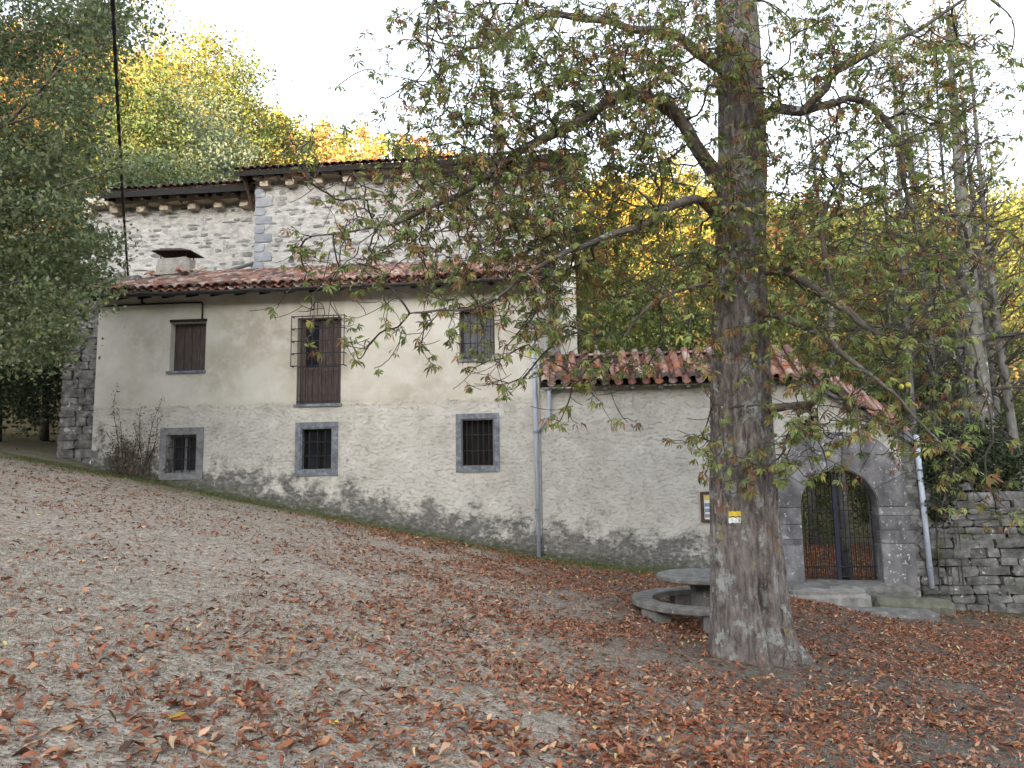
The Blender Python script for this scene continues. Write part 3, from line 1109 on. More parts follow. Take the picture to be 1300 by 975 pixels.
# roofs
for (a, b, n_, zc, ov, nm, edge_px) in ((wp(122, 245, NL + 1.0)[0], uB - 0.02, NL, zL_corn, 0.85, 0, (220, 241)),
                                       (wp(297, 220, NR + 0.6)[0], uD + 0.4, NR, zR_corn, 0.6, 1, (450, 209))):
    ze = wp(*edge_px, n_ + ov)[1]
    rf = empty('church_roof', W((a + b) / 2, n_, ze), parent=church)
    slope_slab(a, b, n_ + ov, ze + (0.0 if nm else 0.06), R(21), 7.0, 0.16 if nm else 0.22).build('roof_boards', MAT_WOODDARK, rf)
    MB().wbox(a + 0.1, b - 0.1 if nm else b + 0.4, n_ - 0.1, n_ + 0.3 * ov, zc + 0.255, ze + 0.02).build('wall_plate', MAT_WOODDARK, rf)
    c, s = math.cos(R(21)), math.sin(R(21))
    for u in np.arange(a + 0.2, b - 0.1, 0.62):
        P = []
        for uu in (u - 0.06, u + 0.06):
            for (t, dd) in ((0.08, 0.165), (ov + 0.3, 0.165), (ov + 0.3, 0.31), (0.08, 0.26)):
                P.append(W(uu, n_ + ov - t * c, ze + t * s - dd))
        MB().add(P, [[0, 1, 2, 3], [7, 6, 5, 4], [0, 4, 5, 1], [1, 5, 6, 2], [2, 6, 7, 3], [3, 7, 4, 0]]).build('rafter', MAT_WOODDARK, rf)
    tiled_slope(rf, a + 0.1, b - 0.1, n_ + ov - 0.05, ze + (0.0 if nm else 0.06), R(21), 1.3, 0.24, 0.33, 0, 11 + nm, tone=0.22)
p0, p1 = wp(309, 218, NR + 0.45), wp(326, 266, NL + 0.3)
MB().tube([W(p0[0], NR + 0.42, p0[1] - 0.1), W(p1[0] - 0.15, NL + 0.2, p1[1])], 0.055, 6).build('timber_brace', M('brown_pole', [
    (0.3, (0.10, 0.06, 0.045)), (0.7, (0.2, 0.13, 0.10))], 8, 0.9, 0.4, 30), church)
q0, q1 = wp(285, 350, NL + 0.4), wp(322, 333, NL + 0.2)
MB().tube([W(q0[0], NL + 0.9, q0[1] - 0.1), W(q1[0], NL + 0.15, q1[1])], 0.06, 6).build('leaning_pole', MAT_GREYWOOD, church)
# little pinnacle with iron finial on the ridge
bu = wp(632, 150, -9)[0]
bel = empty('pinnacle', W(bu, -9, zR_corn + 1.5), parent=church)
zz = wp(632, 152, -9)[1]
V, F = rough_box(bu - 0.2, bu + 0.2, -9.2, -8.8, zR_corn + 1.2, zz, 8, 0.02, (3, 3, 5))
objw('shaft', V, F, MAT_BUTTRESS, bel)
prof = [(0.36, 0), (0.42, 0.06), (0.3, 0.14), (0.16, 0.26), (0.24, 0.34), (0.34, 0.46), (0.34, 0.58), (0.22, 0.72), (0.06, 0.82)]


def lathe(prof, cu, cn, z0, seg=14):
    V, F = [], []
    for (r_, z_) in prof:
        for k in range(seg):
            t = 2 * math.pi * k / seg
            V.append(W(cu + r_ * math.cos(t), cn + r_ * math.sin(t), z0 + z_))
    for i in range(len(prof) - 1):
        for k in range(seg):
            k2 = (k + 1) % seg
            F.append([i * seg + k, i * seg + k2, (i + 1) * seg + k2, (i + 1) * seg + k])
    F.append(list(range(seg))[::-1])
    F.append([(len(prof) - 1) * seg + k for k in range(seg)])
    return np.array([tuple(v) for v in V]), F


V, F = lathe([(a * 0.7, b) for a, b in prof], bu, -9, zz)
objw('finial', V, F, MAT_CORE, bel, smooth=True)
m = MB().tube([W(bu, -9, zz + 0.8), W(bu, -9, zz + 1.5)], 0.02, 5)
m.tube([W(bu + 0.5 * math.cos(t), -9, zz + 0.45 + 0.75 * math.sin(t)) for t in np.linspace(0.15, math.pi - 0.15, 12)], 0.018, 5)
m.build('iron_hoop', MAT_IRON, bel)
# corner buttress beside the house
bt = empty('buttress', W(wp(98, 585, -1.6)[0], -1.6, 1.8), parent=church)
r = np.random.default_rng(9)
zt0, zt1 = wp(95, 590, -1.6)[1], wp(100, 372, -1.6)[1]
z = zt0 - 0.5
ul_b, ul_t, ur_ = wp(71, 585, -1.6)[0], wp(87, 400, -1.6)[0], U_L - 0.01
m = MB()
P = [W(ul_b + 0.05, -4.5, zt0 - 1), W(ur_, -4.5, zt0 - 1), W(ur_, -1.65, zt0 - 1), W(ul_b + 0.05, -1.65, zt0 - 1),
     W(ul_t + 0.05, -5.5, zt1), W(ur_, -5.5, zt1), W(ur_, -1.7, zt1), W(ul_t + 0.05, -1.7, zt1)]
m.add(P, [[3, 2, 1, 0], [4, 5, 6, 7], [0, 1, 5, 4], [1, 2, 6, 5], [2, 3, 7, 6], [3, 0, 4, 7]]).build('core', MAT_CORE, bt)
while z < zt1 + 0.25:
    hg = r.uniform(0.15, 0.27)
    ua = ul_b + (ul_t - ul_b) * np.clip((z - zt0) / (zt1 - zt0), 0, 1)
    u = ua
    while u < ur_ - 0.08:
        L = min(r.uniform(0.28, 0.7), ur_ - u)
        if ur_ - u - L < 0.14:
            L = ur_ - u
        stone_piece('stone', u + L / 2, -1.68 + r.uniform(-0.02, 0.02), z + hg / 2, L * 1.03, 0.24, hg * 1.05, MAT_BUTTRESS, bt, int(r.integers(0, 8)), r.normal(0, 0.015))
        u += L
    for n_ in np.arange(-2.05, -4.4, -0.5):       # the return face
        stone_piece('stone', ua + 0.03, n_, z + hg / 2, 0.2, 0.49, hg * 0.98, MAT_BUTTRESS, bt, int(r.integers(0, 8)))
    z += hg

# ------------------------------------------------------------------ gate wall with tiled coping
uG0 = 0.012
uE = wp(1160, 640)[0]
uS = wp(1022, 480)[0]
zGE = wp(800, 488, 0.25)[1]
zEnd = wp(1158, 560)[1]
gz = wp(1068, 738)[1]
gu = (wp(1020, 700)[0] + wp(1119, 700)[0]) / 2
GR = (wp(1119, 700)[0] - wp(1020, 700)[0]) / 2
gtop = wp(1068, 596)[1]
gsp = gtop - GR


def gw_top(u):
    return zGE - 0.02 if u < uS else zGE - 0.02 + (zEnd - zGE) * (u - uS) / (uE - uS)


gate_wall = empty('gate_wall', W(3.5, 0, gz), 'lower rendered wall with a clay tile coping and a slate grey stone gateway arch', 'wall')
V, F = [], []
cutu = sorted(set(list(np.linspace(uG0, gu - GR, 24)) + [gu + GR * math.cos(t) for t in np.linspace(math.pi, 0, 21)] + list(np.linspace(gu + GR, uE, 8)) + [uS]))


def gbot(u, inside):
    if inside:
        return gsp + math.sqrt(max(0.0, GR * GR - (u - gu) ** 2))
    return gz - 1.2


for ua, ub in zip(cutu[:-1], cutu[1:]):
    inside = gu - GR < (ua + ub) / 2 < gu + GR
    K = 14
    for n_ in (0.0, -0.55):
        b = len(V)
        for u in (ua, ub):
            z0, z1 = gbot(u, inside), gw_top(u)
            for k in range(K + 1):
                V.append(W(u, n_, z0 + (z1 - z0) * k / K))
        for k in range(K):
            q = [b + k, b + K + 1 + k, b + K + 2 + k, b + k + 1]
            F.append(q if n_ == 0 else q[::-1])
    b = len(V)
    V += [W(ua, 0, gw_top(ua)), W(ub, 0, gw_top(ub)), W(ub, -0.55, gw_top(ub)), W(ua, -0.55, gw_top(ua))]
    F.append([b, b + 1, b + 2, b + 3])
V = np.array([tuple(v) for v in V])
objw('wall', V, F, MAT_FACADE, gate_wall, floats={'h': V[:, 2] - ground_zv(V[:, 0], V[:, 1]), 'up': np.full(len(V), -0.6)})
# coping roof over the straight part
CP = R(33)
cr = empty('coping_roof', W(2.5, 0, zGE), parent=gate_wall)
slope_slab(uG0 + 0.02, uS + 0.1, 0.27, zGE + 0.03, CP, 1.5, 0.05).build('roof_boards', MAT_WOODDARK, cr)
for u in np.arange(uG0 + 0.25, uS, 0.62):
    MB().wbox(u - 0.045, u + 0.045, -0.3, 0.24, zGE - 0.1, zGE - 0.025).build('rafter', MAT_GREYWOOD, cr)
tiled_slope(cr, uG0 + 0.14, uS + 0.05, 0.30, zGE + 0.045, CP, 1.45, 0.30, 0.235, 6, 21)
ridge = MB()
for k in range(16):
    u = uG0 + 0.05 + k * 0.35
    if u > uS:
        break
    p = W(u, 0.27 - 1.47 * math.cos(CP), zGE + 0.06 + 1.47 * math.sin(CP))
    rot = Matrix((-(NO), UH, Vector((0, 0, 1)))).transposed() @ Euler((0, 0, random.gauss(0, 0.04))).to_matrix()
    o = bpy.data.objects.new('ridge_tile', TILE_ME[(k * 5) % 8])
    COL.objects.link(o)
    o.parent = cr
    o.location = p - wloc(cr)
    o.rotation_euler = rot.to_euler()
# the coping goes on, stepping down over the gateway
slope_v = (zEnd - zGE) / (uE - uS)
tiled_slope(cr, uS + 0.32, uE + 0.1, 0.22, zGE + 0.03, CP, 0.95, 0.27, 0.235, 4, 22, zfun=lambda u: slope_v * (u - uS), name='verge_tile')
m = MB()
P = []
for dz in (0.02, -0.05):
    for (u, n_) in ((uS + 0.12, 0.2), (uE + 0.1, 0.2), (uE + 0.1, -0.56), (uS + 0.12, -0.56)):
        P.append(W(u, n_, zGE + dz + slope_v * (u - uS) + (0.2 - n_) * math.tan(CP)))
m.add(P, [[0, 1, 2, 3], [7, 6, 5, 4], [0, 4, 5, 1], [1, 5, 6, 2], [2, 6, 7, 3], [3, 7, 4, 0]]).build('verge_boards', MAT_GREYWOOD, cr)
# arch stones
arch = empty('stone_arch', W(gu, 0, gz), parent=gate_wall)
angs = [0, 27, 58, 84, 112, 146, 180]
outr = [1.7, 1.95, 2.1, 2.02, 2.08, 1.9, 1.66]


def prism(poly, n0, n1, inset=0.012):
    """front-bevelled prism from a (u,z) outline"""
    cu, cz = sum(p[0] for p in poly) / len(poly), sum(p[1] for p in poly) / len(poly)

    def ins(p, d):
        v = Vector((p[0] - cu, p[1] - cz))
        return (p[0] - v.x / max(v.length, 1e-6) * d, p[1] - v.y / max(v.length, 1e-6) * d)
    k = len(poly)
    A = [ins(p, 0.006) for p in poly]
    B = [ins(p, 0.006 + inset) for p in poly]
    V = [W(p[0], n0, p[1]) for p in A] + [W(p[0], n1 - inset, p[1]) for p in A] + [W(p[0], n1, p[1]) for p in B]
    F = [[i, (i + 1) % k, k + (i + 1) % k, k + i] for i in range(k)] + [[k + i, k + (i + 1) % k, 2 * k + (i + 1) % k, 2 * k + i] for i in range(k)]
    F.append([2 * k + i for i in range(k)])
    F.append(list(range(k))[::-1])
    return V, F


rr_ = np.random.default_rng(4)
for k in range(6):
    a0, a1 = R(angs[k]), R(angs[k + 1])
    poly = []
    for t in np.linspace(a0, a1, 6):
        poly.append((gu + GR * math.cos(t), gsp + GR * math.sin(t)))
    for t in np.linspace(a1, a0, 6):
        ro = GR * (outr[k] + (outr[k + 1] - outr[k]) * (t - a0) / (a1 - a0))
        uu, zz_ = gu + ro * math.cos(t), gsp + ro * math.sin(t)
        poly.append((uu, min(zz_, gw_top(uu) - 0.1)))
    V, F = prism(poly, -0.57, 0.03 + 0.012 * rr_.random())
    MB().add(V, F).build('voussoir', MAT_ARCH, arch)
for side in (-1, 1):
    zs = [gz - 0.15, gz + 0.78, gz + 0.9, gz + 1.22, gsp - 0.004] if side < 0 else [gz - 0.15, gz + 0.8, gz + 1.08, gz + 1.4, gsp - 0.004]
    for k in range(4):
        w0 = GR
        w1 = GR + (0.62 + 0.12 * rr_.random() if k % 2 == 0 else 0.75 + 0.1 * rr_.random())
        if side > 0:
            w1 = min(w1, uE - gu - 0.05)
        us_ = sorted((gu + side * w0, gu + side * w1))
        V, F = prism([(us_[0], zs[k]), (us_[1], zs[k]), (us_[1], zs[k + 1]), (us_[0], zs[k + 1])], -0.57, 0.03 + 0.015 * rr_.random())
        MB().add(V, F).build('jamb_stone', MAT_ARCH, arch)
# rubble showing at the right of the arch
for z in np.arange(gz + 0.1, zEnd - 0.3, 0.16):
    for u in np.arange(gu + GR + 0.72, uE + 0.05, 0.3):
        stone_piece('stone', u + rr_.normal(0, 0.03), -0.1, z + 0.08, 0.32, 0.26, 0.165, MAT_DRYSTONE, arch, int(rr_.integers(0, 8)))
# downpipe at the end of the gate wall
pt, pb = wp(1163, 552, 0.08), wp(1183, 746, 0.08)
dp = empty('downpipe', W(pb[0], 0.08, pb[1]), parent=gate_wall)
MB().tube([W(pt[0], 0.08, pt[1]), W(pb[0], 0.08, pb[1] - 0.02)], 0.058, 10).build('pipe', MAT_ZINC, dp, True)
for t in (0.12, 0.45, 0.86):
    u, z = pt[0] + (pb[0] - pt[0]) * t, pt[1] + (pb[1] - pt[1]) * t
    MB().tube([W(u, 0.08, z), W(u, 0.08, z - 0.06)], 0.066, 10).build('collar', MAT_PIPEJOINT, dp)

# iron gate
gate = empty('iron_gate', W(gu, -0.3, gz), 'black iron bar gate closed inside the stone arch', 'gate')
NGt = -0.3
nb = 17
for i in range(nb):
    u = gu - GR + 0.05 + (2 * GR - 0.1) * i / (nb - 1)
    zt2 = gsp + math.sqrt(max(0.003, GR * GR - (u - gu) ** 2)) - 0.03
    if i == nb // 2:
        continue
    MB().tube([W(u, NGt, gz + 0.03), W(u, NGt, zt2)], 0.0105, 5).build('bar', MAT_IRON, gate)
for i in range(nb - 1):
    u = gu - GR + 0.05 + (2 * GR - 0.1) * (i + 0.5) / (nb - 1)
    MB().tube([W(u, NGt, gz + 0.06), W(u, NGt, gz + 0.86)], 0.008, 4).build('short_bar', MAT_IRON, gate)
    w2 = (GR - 0.05) / (nb - 1)
    MB().tube([W(u + w2 * math.cos(t), NGt + 0.015, gz + 0.2 + 0.07 * math.sin(t)) for t in np.linspace(0, math.pi, 7)], 0.006, 4).build('scroll', MAT_IRON, gate)
for z in (gz + 0.06, gz + 0.28, gz + 0.9, gz + 1.5):
    for sgn in (-1, 1):
        MB().tube([W(gu + sgn * 0.03, NGt + 0.012, z), W(gu + sgn * (GR - 0.02), NGt + 0.012, z)], 0.013, 5).build('rail', MAT_IRON, gate)
MB().wbox(gu - 0.045, gu + 0.045, NGt - 0.03, NGt + 0.035, gz + 0.01, gtop - 0.04).build('centre_post', M('dark_blue_iron', [
    (0.3, (0.012, 0.014, 0.03)), (0.7, (0.03, 0.034, 0.06))], 20, 0.5, 0.1, 60), gate)
MB().wbox(gu + 0.05, gu + 0.15, NGt - 0.02, NGt + 0.03, gz + 0.92, gz + 1.06).build('lock_box', MAT_IRON, gate)

# steps in front of the gate
V, F = rough_box(gu - 1.35, wp(1162, 745, 0.4)[0], -0.62, 0.55, gz - 0.35, gz, 2, 0.015, (20, 5, 3), -0.012)
tag(objw('stone_step', V, F, MAT_CONCRETE), 'wide grey threshold slab directly under the iron gate', 'step')
V, F = rough_box(gu - 1.45, wp(1104, 755, 0.9)[0], 0.56, 1.12, gz - 0.55, gz - 0.06, 3, 0.05, (16, 6, 4), 0.0, 0.10)
tag(objw('stone_step', V, F, MAT_PALESTONE), 'rounded whitish worn boulder step in front of the gate', 'step')
V, F = rough_box(wp(1104, 755, 0.9)[0] + 0.03, wp(1206, 760, 0.8)[0], 0.56, 1.08, gz - 0.6, gz - 0.17, 4, 0.035, (14, 4, 3), -0.05, 0.06)
tag(objw('stone_step', V, F, MAT_MOSSSTONE), 'mossy grey kerb stone to the side of the gate steps', 'step')
V, F = rough_box(gu - 1.75, wp(1188, 770, 1.5)[0], 1.13, 1.78, gz - 0.6, gz - 0.27, 5, 0.015, (22, 5, 3), -0.03)
tag(objw('stone_step', V, F, MAT_CONCRETE), 'long thin lowest slab of the gate steps, edged with leaves', 'step')

# drystone wall to the right
dw = empty('drystone_wall', W(uE + 2.5, 0, gz - 0.5), 'old grey drystone wall with white lichen spots beside the right downpipe', 'wall')
ua0, ub0 = uE + 0.012, wp(1340, 640)[0]
r = np.random.default_rng(31)


def dtop(u):
    t = (u - ua0) / (ub0 - ua0)
    return wp(1190, 628)[1] + 0.25 * (1 - t) + 0.08 * math.sin(u * 3)


MB().wbox(ua0, ub0, -0.75, -0.16, gz - 1.6, dtop((ua0 + ub0) / 2) - 0.2).build('core', MAT_CORE, dw)
z = gz - 1.0
while z < dtop(ua0) + 0.1:
    hg = r.uniform(0.09, 0.24)
    u = ua0
    while u < ub0:
        L = r.uniform(0.22, 0.75)
        if u + L > ub0 + 0.3:
            break
        if z + hg < dtop(u) + 0.05:
            stone_piece('stone', u + L / 2, -0.13 + r.uniform(-0.045, 0.045), z + hg / 2 + r.normal(0, 0.01), L * 1.02, 0.34, hg * 1.04, MAT_DRYSTONE, dw,
                        int(r.integers(0, 8)), r.normal(0, 0.025))
        u += L
    z += hg

# notice board on the wall
a, b, c, d = rect(890, 624, 921, 663, 0.03)
nbd = empty('notice_board', W((a + b) / 2, 0.03, c), 'small brown framed notice hanging on the rendered wall behind the trunk', 'notice board')
ring(MB(), (a, b, c, d), 0.065, 0.004, 0.05).build('frame', M('brown_frame', [(0.3, (0.06, 0.03, 0.02)), (0.7, (0.11, 0.06, 0.04))], 9, 0.7, 0.2, 40), nbd)
MB().wbox(a + 0.066, b - 0.066, 0.006, 0.02, c + 0.066, d - 0.066).build('panel', MAT_WHITE, nbd)
MB().wbox(a + 0.08, b - 0.08, 0.0205, 0.0225, d - 0.19, d - 0.085).build('yellow_heading', M('yellow_print', [
    (0.3, (0.62, 0.45, 0.12)), (0.7, (0.7, 0.55, 0.2))], 9, 0.7, 0), nbd)
for k in range(3):
    MB().wbox(a + 0.08, b - 0.1, 0.0205, 0.0225, c + 0.1 + k * 0.12, c + 0.18 + k * 0.12).build('blue_print', M('blue_print', [
        (0.3, (0.10, 0.16, 0.26)), (0.7, (0.35, 0.4, 0.46))], 30, 0.7, 0), nbd)

# white pipe end by the buttress
pw = [ground_hit(112, 590) + Vector((0, 0.1, 0.02))]
tag(MB().tube([pw[0], pw[0] + Vector((0.1, 0.12, 0.32))], [0.05, 0.035], 8).build('pipe_end', MAT_WHITE),
    'short white plastic pipe end poking up at the house corner', 'pipe')

# overhead cable
e0, e1 = at(140, -60, 9.0), W(wp(163, 356, -2.6)[0], -2.6, wp(163, 356, -2.6)[1])
cb = MB()
for ph in (0, math.pi):
    pts = []
    for i in range(121):
        t = i / 120
        p = e0.lerp(e1, t) + Vector((0, 0, -0.9 * math.sin(math.pi * t) * 0.25))
        pts.append(p + Vector((math.cos(t * 90 + ph), math.sin(t * 90 + ph), 0)) * 0.014)
    cb.tube(pts, 0.019, 5)
tag(cb.build('overhead_cable', MAT_CABLE, smooth=True), 'twisted black service cable coming down to the house roof', 'cable')

# ------------------------------------------------------------------ round table and ring bench
TC = ground_hit(900, 786)
tcz = ground_z(TC.x, TC.y)
tbl = empty('round_table', (TC.x, TC.y, tcz), 'round grey concrete table on a thick pedestal behind the chestnut trunk', 'table')


def lathe_xy(prof, c, z0, seg=48, closed=False):
    V, F = [], []
    for (r_, z_) in prof:
        for k in range(seg):
            t = 2 * math.pi * k / seg
            V.append((c.x + r_ * math.cos(t), c.y + r_ * math.sin(t), z0 + z_))
    n = len(prof)
    for i in range(n if closed else n - 1):
        for k in range(seg):
            k2 = (k + 1) % seg
            i2 = (i + 1) % n
            F.append([i * seg + k, i * seg + k2, i2 * seg + k2, i2 * seg + k])
    if not closed:
        F.append(list(range(seg))[::-1])
        F.append([(n - 1) * seg + k for k in range(seg)])
    return np.array(V), F


sc_ = TC.y / FPX
tr = 62 * sc_
V, F = lathe_xy([(tr - 0.03, 0.60), (tr, 0.615), (tr, 0.655), (tr - 0.02, 0.67)], TC, tcz)
objw('table_top', V, F, MAT_CONCRETE, tbl)
V, F = lathe_xy([(0.29, -0.1), (0.26, 0.1), (0.25, 0.4), (0.28, 0.599)], TC, tcz, 24)
objw('pedestal', V, F, MAT_CONCRETE, tbl, smooth=True)
bn = empty('ring_bench', (TC.x, TC.y, tcz), 'low ring shaped concrete bench around the round table', 'bench')
ro, ri = 93 * sc_, 93 * sc_ - 0.32
V, F = lathe_xy([(ri, 0.235), (ro - 0.015, 0.235), (ro, 0.25), (ro, 0.31), (ro - 0.015, 0.325), (ri + 0.012, 0.325), (ri, 0.31)], TC, tcz, 64, True)
objw('seat_ring', V, F, MAT_CONCRETE, bn)
for k, an in enumerate((205, 262, 330, 40, 100, 155)):
    t = R(an)
    c = TC + Vector((math.cos(t), math.sin(t), 0)) * (ro - 0.18)
    rm = Matrix.Rotation(t, 3, 'Z')
    P = []
    for z_ in (-0.25, 0.234):
        for (x_, y_) in ((-0.13, -0.2), (0.13, -0.2), (0.13, 0.2), (-0.13, 0.2)):
            s_ = 1.0 if z_ < 0 else 0.94
            P.append(Vector((c.x, c.y, tcz + z_)) + rm @ Vector((x_ * s_, y_ * s_, 0)))
    MB().add(P, [[3, 2, 1, 0], [4, 5, 6, 7], [0, 1, 5, 4], [1, 2, 6, 5], [2, 3, 7, 6], [3, 0, 4, 7]]).build('support', MAT_CONCRETE, bn)

# ------------------------------------------------------------------ foliage helpers
def rand_rot(n, r):
    q = r.normal(size=(n, 4))
    q /= np.linalg.norm(q, axis=1)[:, None]
    w, x, y, z = q.T
    return np.stack([np.stack([1 - 2 * (y * y + z * z), 2 * (x * y - z * w), 2 * (x * z + y * w)], -1),
                     np.stack([2 * (x * y + z * w), 1 - 2 * (x * x + z * z), 2 * (y * z - x * w)], -1),
                     np.stack([2 * (x * z - y * w), 2 * (y * z + x * w), 1 - 2 * (x * x + y * y)], -1)], 1)


def leaf_cards(P, size, cols, r, aspect=0.55):
    """one folded rhombus per point"""
    n = len(P)
    base = np.array([[-0.5, 0, 0], [0.05, aspect / 2, 0.06], [0.5, 0, -0.03], [0.05, -aspect / 2, 0.06]])
    Rm = rand_rot(n, r)
    sz = (size * r.uniform(0.6, 1.35, n))[:, None, None] if not hasattr(size, '__len__') else size[:, None, None]
    V = np.einsum('nij,kj->nki', Rm, base) * sz + P[:, None, :]
    F = np.arange(n * 4).reshape(n, 4)
    return V.reshape(-1, 3), F, np.repeat(cols, 4, axis=0)


def pal(n, r, colours, weights=None, jit=0.25):
    c = np.array(colours)
    i = r.choice(len(c), n, p=weights)
    out = c[i] * (1 + r.uniform(-jit, jit, (n, 1)))
    return np.clip(out * (1 + r.uniform(-0.08, 0.08, (n, 3))), 0.003, 1)


def clumped(centre, radii, n, nclump, spread, r, hollow=0.35, flat=0.8):
    """points gathered in clumps through an uneven ellipsoid"""
    d = r.normal(size=(nclump, 3))
    d /= np.linalg.norm(d, axis=1)[:, None]
    rad = r.uniform(hollow, 1.0, nclump) ** 0.6
    bulge = 0.75 + 0.5 * r.random(nclump)
    C = np.array(centre) + d * (rad * bulge)[:, None] * np.array(radii)
    w = r.uniform(0.4, 1.6, nclump)
    k = r.choice(nclump, n, p=w / w.sum())
    s = spread * r.uniform(0.6, 1.3, nclump)
    P = C[k] + r.normal(size=(n, 3)) * s[k][:, None] * np.array([1, 1, flat])
    return P, C


def limb_tubes(m, base, targets, r, r0, n=5):
    """limbs from a point towards clump centres"""
    for t in targets:
        t = Vector(t)
        L = (t - base).length
        mid = base.lerp(t, 0.5) + Vector((r.normal(0, 0.08) * L, r.normal(0, 0.08) * L, -0.06 * L))
        pts = [base.lerp(mid, 0.5), mid, mid.lerp(t, 0.5) + Vector((0, 0, 0.04 * L)), t]
        pts = [base] + pts
        m.tube(pts, [r0, r0 * 0.8, r0 * 0.55, r0 * 0.35, r0 * 0.12], n, caps=False)


def leafy_tree(name, label, cat, base, height, radii, ccz, nleaf, nclump, spread, lsize, colours, seed, weights=None, group=None,
               trunk_r=0.18, hollow=0.35, nlimb=14, barkmat=None, off=(0, 0), lean=(0, 0)):
    r = np.random.default_rng(seed)
    base = Vector(base)
    t = empty(name, base, label, cat, group)
    cc = (base.x + off[0], base.y + off[1], base.z + ccz)
    P, C = clumped(cc, radii, nleaf, nclump, spread, r, hollow)
    tm = MB()
    top = Vector((cc[0], cc[1], base.z + height * 0.8))
    pts = [base + Vector((0, 0, -0.3))]
    for k in range(1, 7):
        f = k / 6
        pts.append(base.lerp(top, f) + Vector((r.normal(0, 0.05) * height * 0.12, r.normal(0, 0.05) * height * 0.12, 0)))
    rad = [trunk_r * (1 - 0.85 * (k / 6)) for k in range(7)]
    rad[0] *= 1.35
    tm.tube(pts, rad, 8)
    for c in C[:nlimb]:
        f = np.clip((c[2] - base.z) / height - 0.12, 0.15, 0.8)
        limb_tubes(tm, base.lerp(top, f), [c], r, trunk_r * 0.4 * (1.1 - f))
    tm.build('trunk', barkmat or MAT_GREYBARK, t, True)
    V, F, Cc = leaf_cards(P, lsize, pal(nleaf, r, colours, weights), r)
    o = objw('crown', V, F, MAT_LEAF, t, Cc)
    o['kind'] = 'stuff'
    return t


# ------------------------------------------------------------------ the horse chestnut
ch_r = np.random.default_rng(12)
TB = ground_hit(952, 838)
TB.y += 0.32
TD = TB.y
tz0 = ground_z(TB.x, TB.y)
chest = empty('chestnut_tree', (TB.x, TB.y, tz0),
              'big horse chestnut with thick fluted trunk and half brown leaves before the wall', 'tree')
# (px y, centre x, half width) of the trunk, read as a real section at its own distance
tk = [(880, 957, 55), (850, 956, 52), (825, 952, 48), (790, 949, 46), (740, 947, 45), (650, 944, 42), (560, 941, 39), (480, 939, 37), (400, 939, 35),
      (300, 941, 32), (150, 943, 30), (0, 934, 27), (-200, 930, 23), (-420, 935, 17), (-640, 930, 9)]
tz, tx, th = [], [], []
for (py, pxc, hw) in tk:
    p = at(pxc, py, TD)
    tz.append(p.z)
    tx.append(p.x)
    th.append(hw / FPX * TD)
ztop = tz[-1]
nr, na = 190, 140
V = []
zz = np.concatenate([np.linspace(tz[0], 3.0, 110, endpoint=False), np.linspace(3.0, ztop, 80)])
flares = [(-24, 0.58), (45, 0.22), (110, 0.3), (170, 0.30), (210, 0.42), (236, 0.30), (264, 0.46), (298, 0.40)]       # degrees, strength
CAV_Z = at(968, 752, TD).z
for z in zz:
    cx = np.interp(z, tz, tx)
    hw = np.interp(z, tz, th)
    hh = max(z - tz0, 0.0)
    for k in range(na):
        a = 2 * math.pi * k / na
        f = 1.0
        # two fused stems and long flutes that twist slowly
        tw = a + 0.10 * hh
        f += 0.055 * math.cos(2 * (tw - 1.35)) + 0.055 * math.cos(5 * tw + 0.7 + 0.4 * math.sin(hh * 0.9)) - 0.075 * abs(math.sin(4.5 * tw + 1.0 + 0.35 * math.sin(hh * 1.3))) ** 6 + 0.03 * math.cos(13 * tw + 2.0 + 0.5 * math.sin(hh * 1.1))
        for (fa, fs) in flares:
            da = (math.degrees(a) - fa + 180) % 360 - 180
            f += fs * 0.95 * math.exp(-(da / 12.5) ** 2) * math.exp(-hh / 0.36)
        # seam and cavity on the front right
        da = (math.degrees(a) - 279 + 180) % 360 - 180
        f -= 0.16 * math.exp(-(da / 6.0) ** 2) * math.exp(-((hh - 0.9) / 1.1) ** 2)
        f -= 0.62 * math.exp(-(da / 7.5) ** 4) * math.exp(-((z - CAV_Z) / 0.15) ** 2)
        p = (math.cos(a) * 2.2, math.sin(a) * 2.2, z)
        f += 0.06 * nz((p[0], p[1], z * 0.55), 1.6, 2) + 0.05 * nz((p[0], p[1], z * 0.4), 4.0, 5) + 0.04 * nz((p[0], p[1], z * 0.5), 8.0, 8) - 0.05 * max(0, nz((p[0], p[1], z * 0.22), 6.0, 3))
        V.append((cx + hw * f * math.cos(a), TB.y + hw * f * math.sin(a), z))
F = []
for i in range(len(zz) - 1):
    for k in range(na):
        k2 = (k + 1) % na
        F.append([i * na + k, i * na + k2, (i + 1) * na + k2, (i + 1) * na + k])
V = np.array(V)


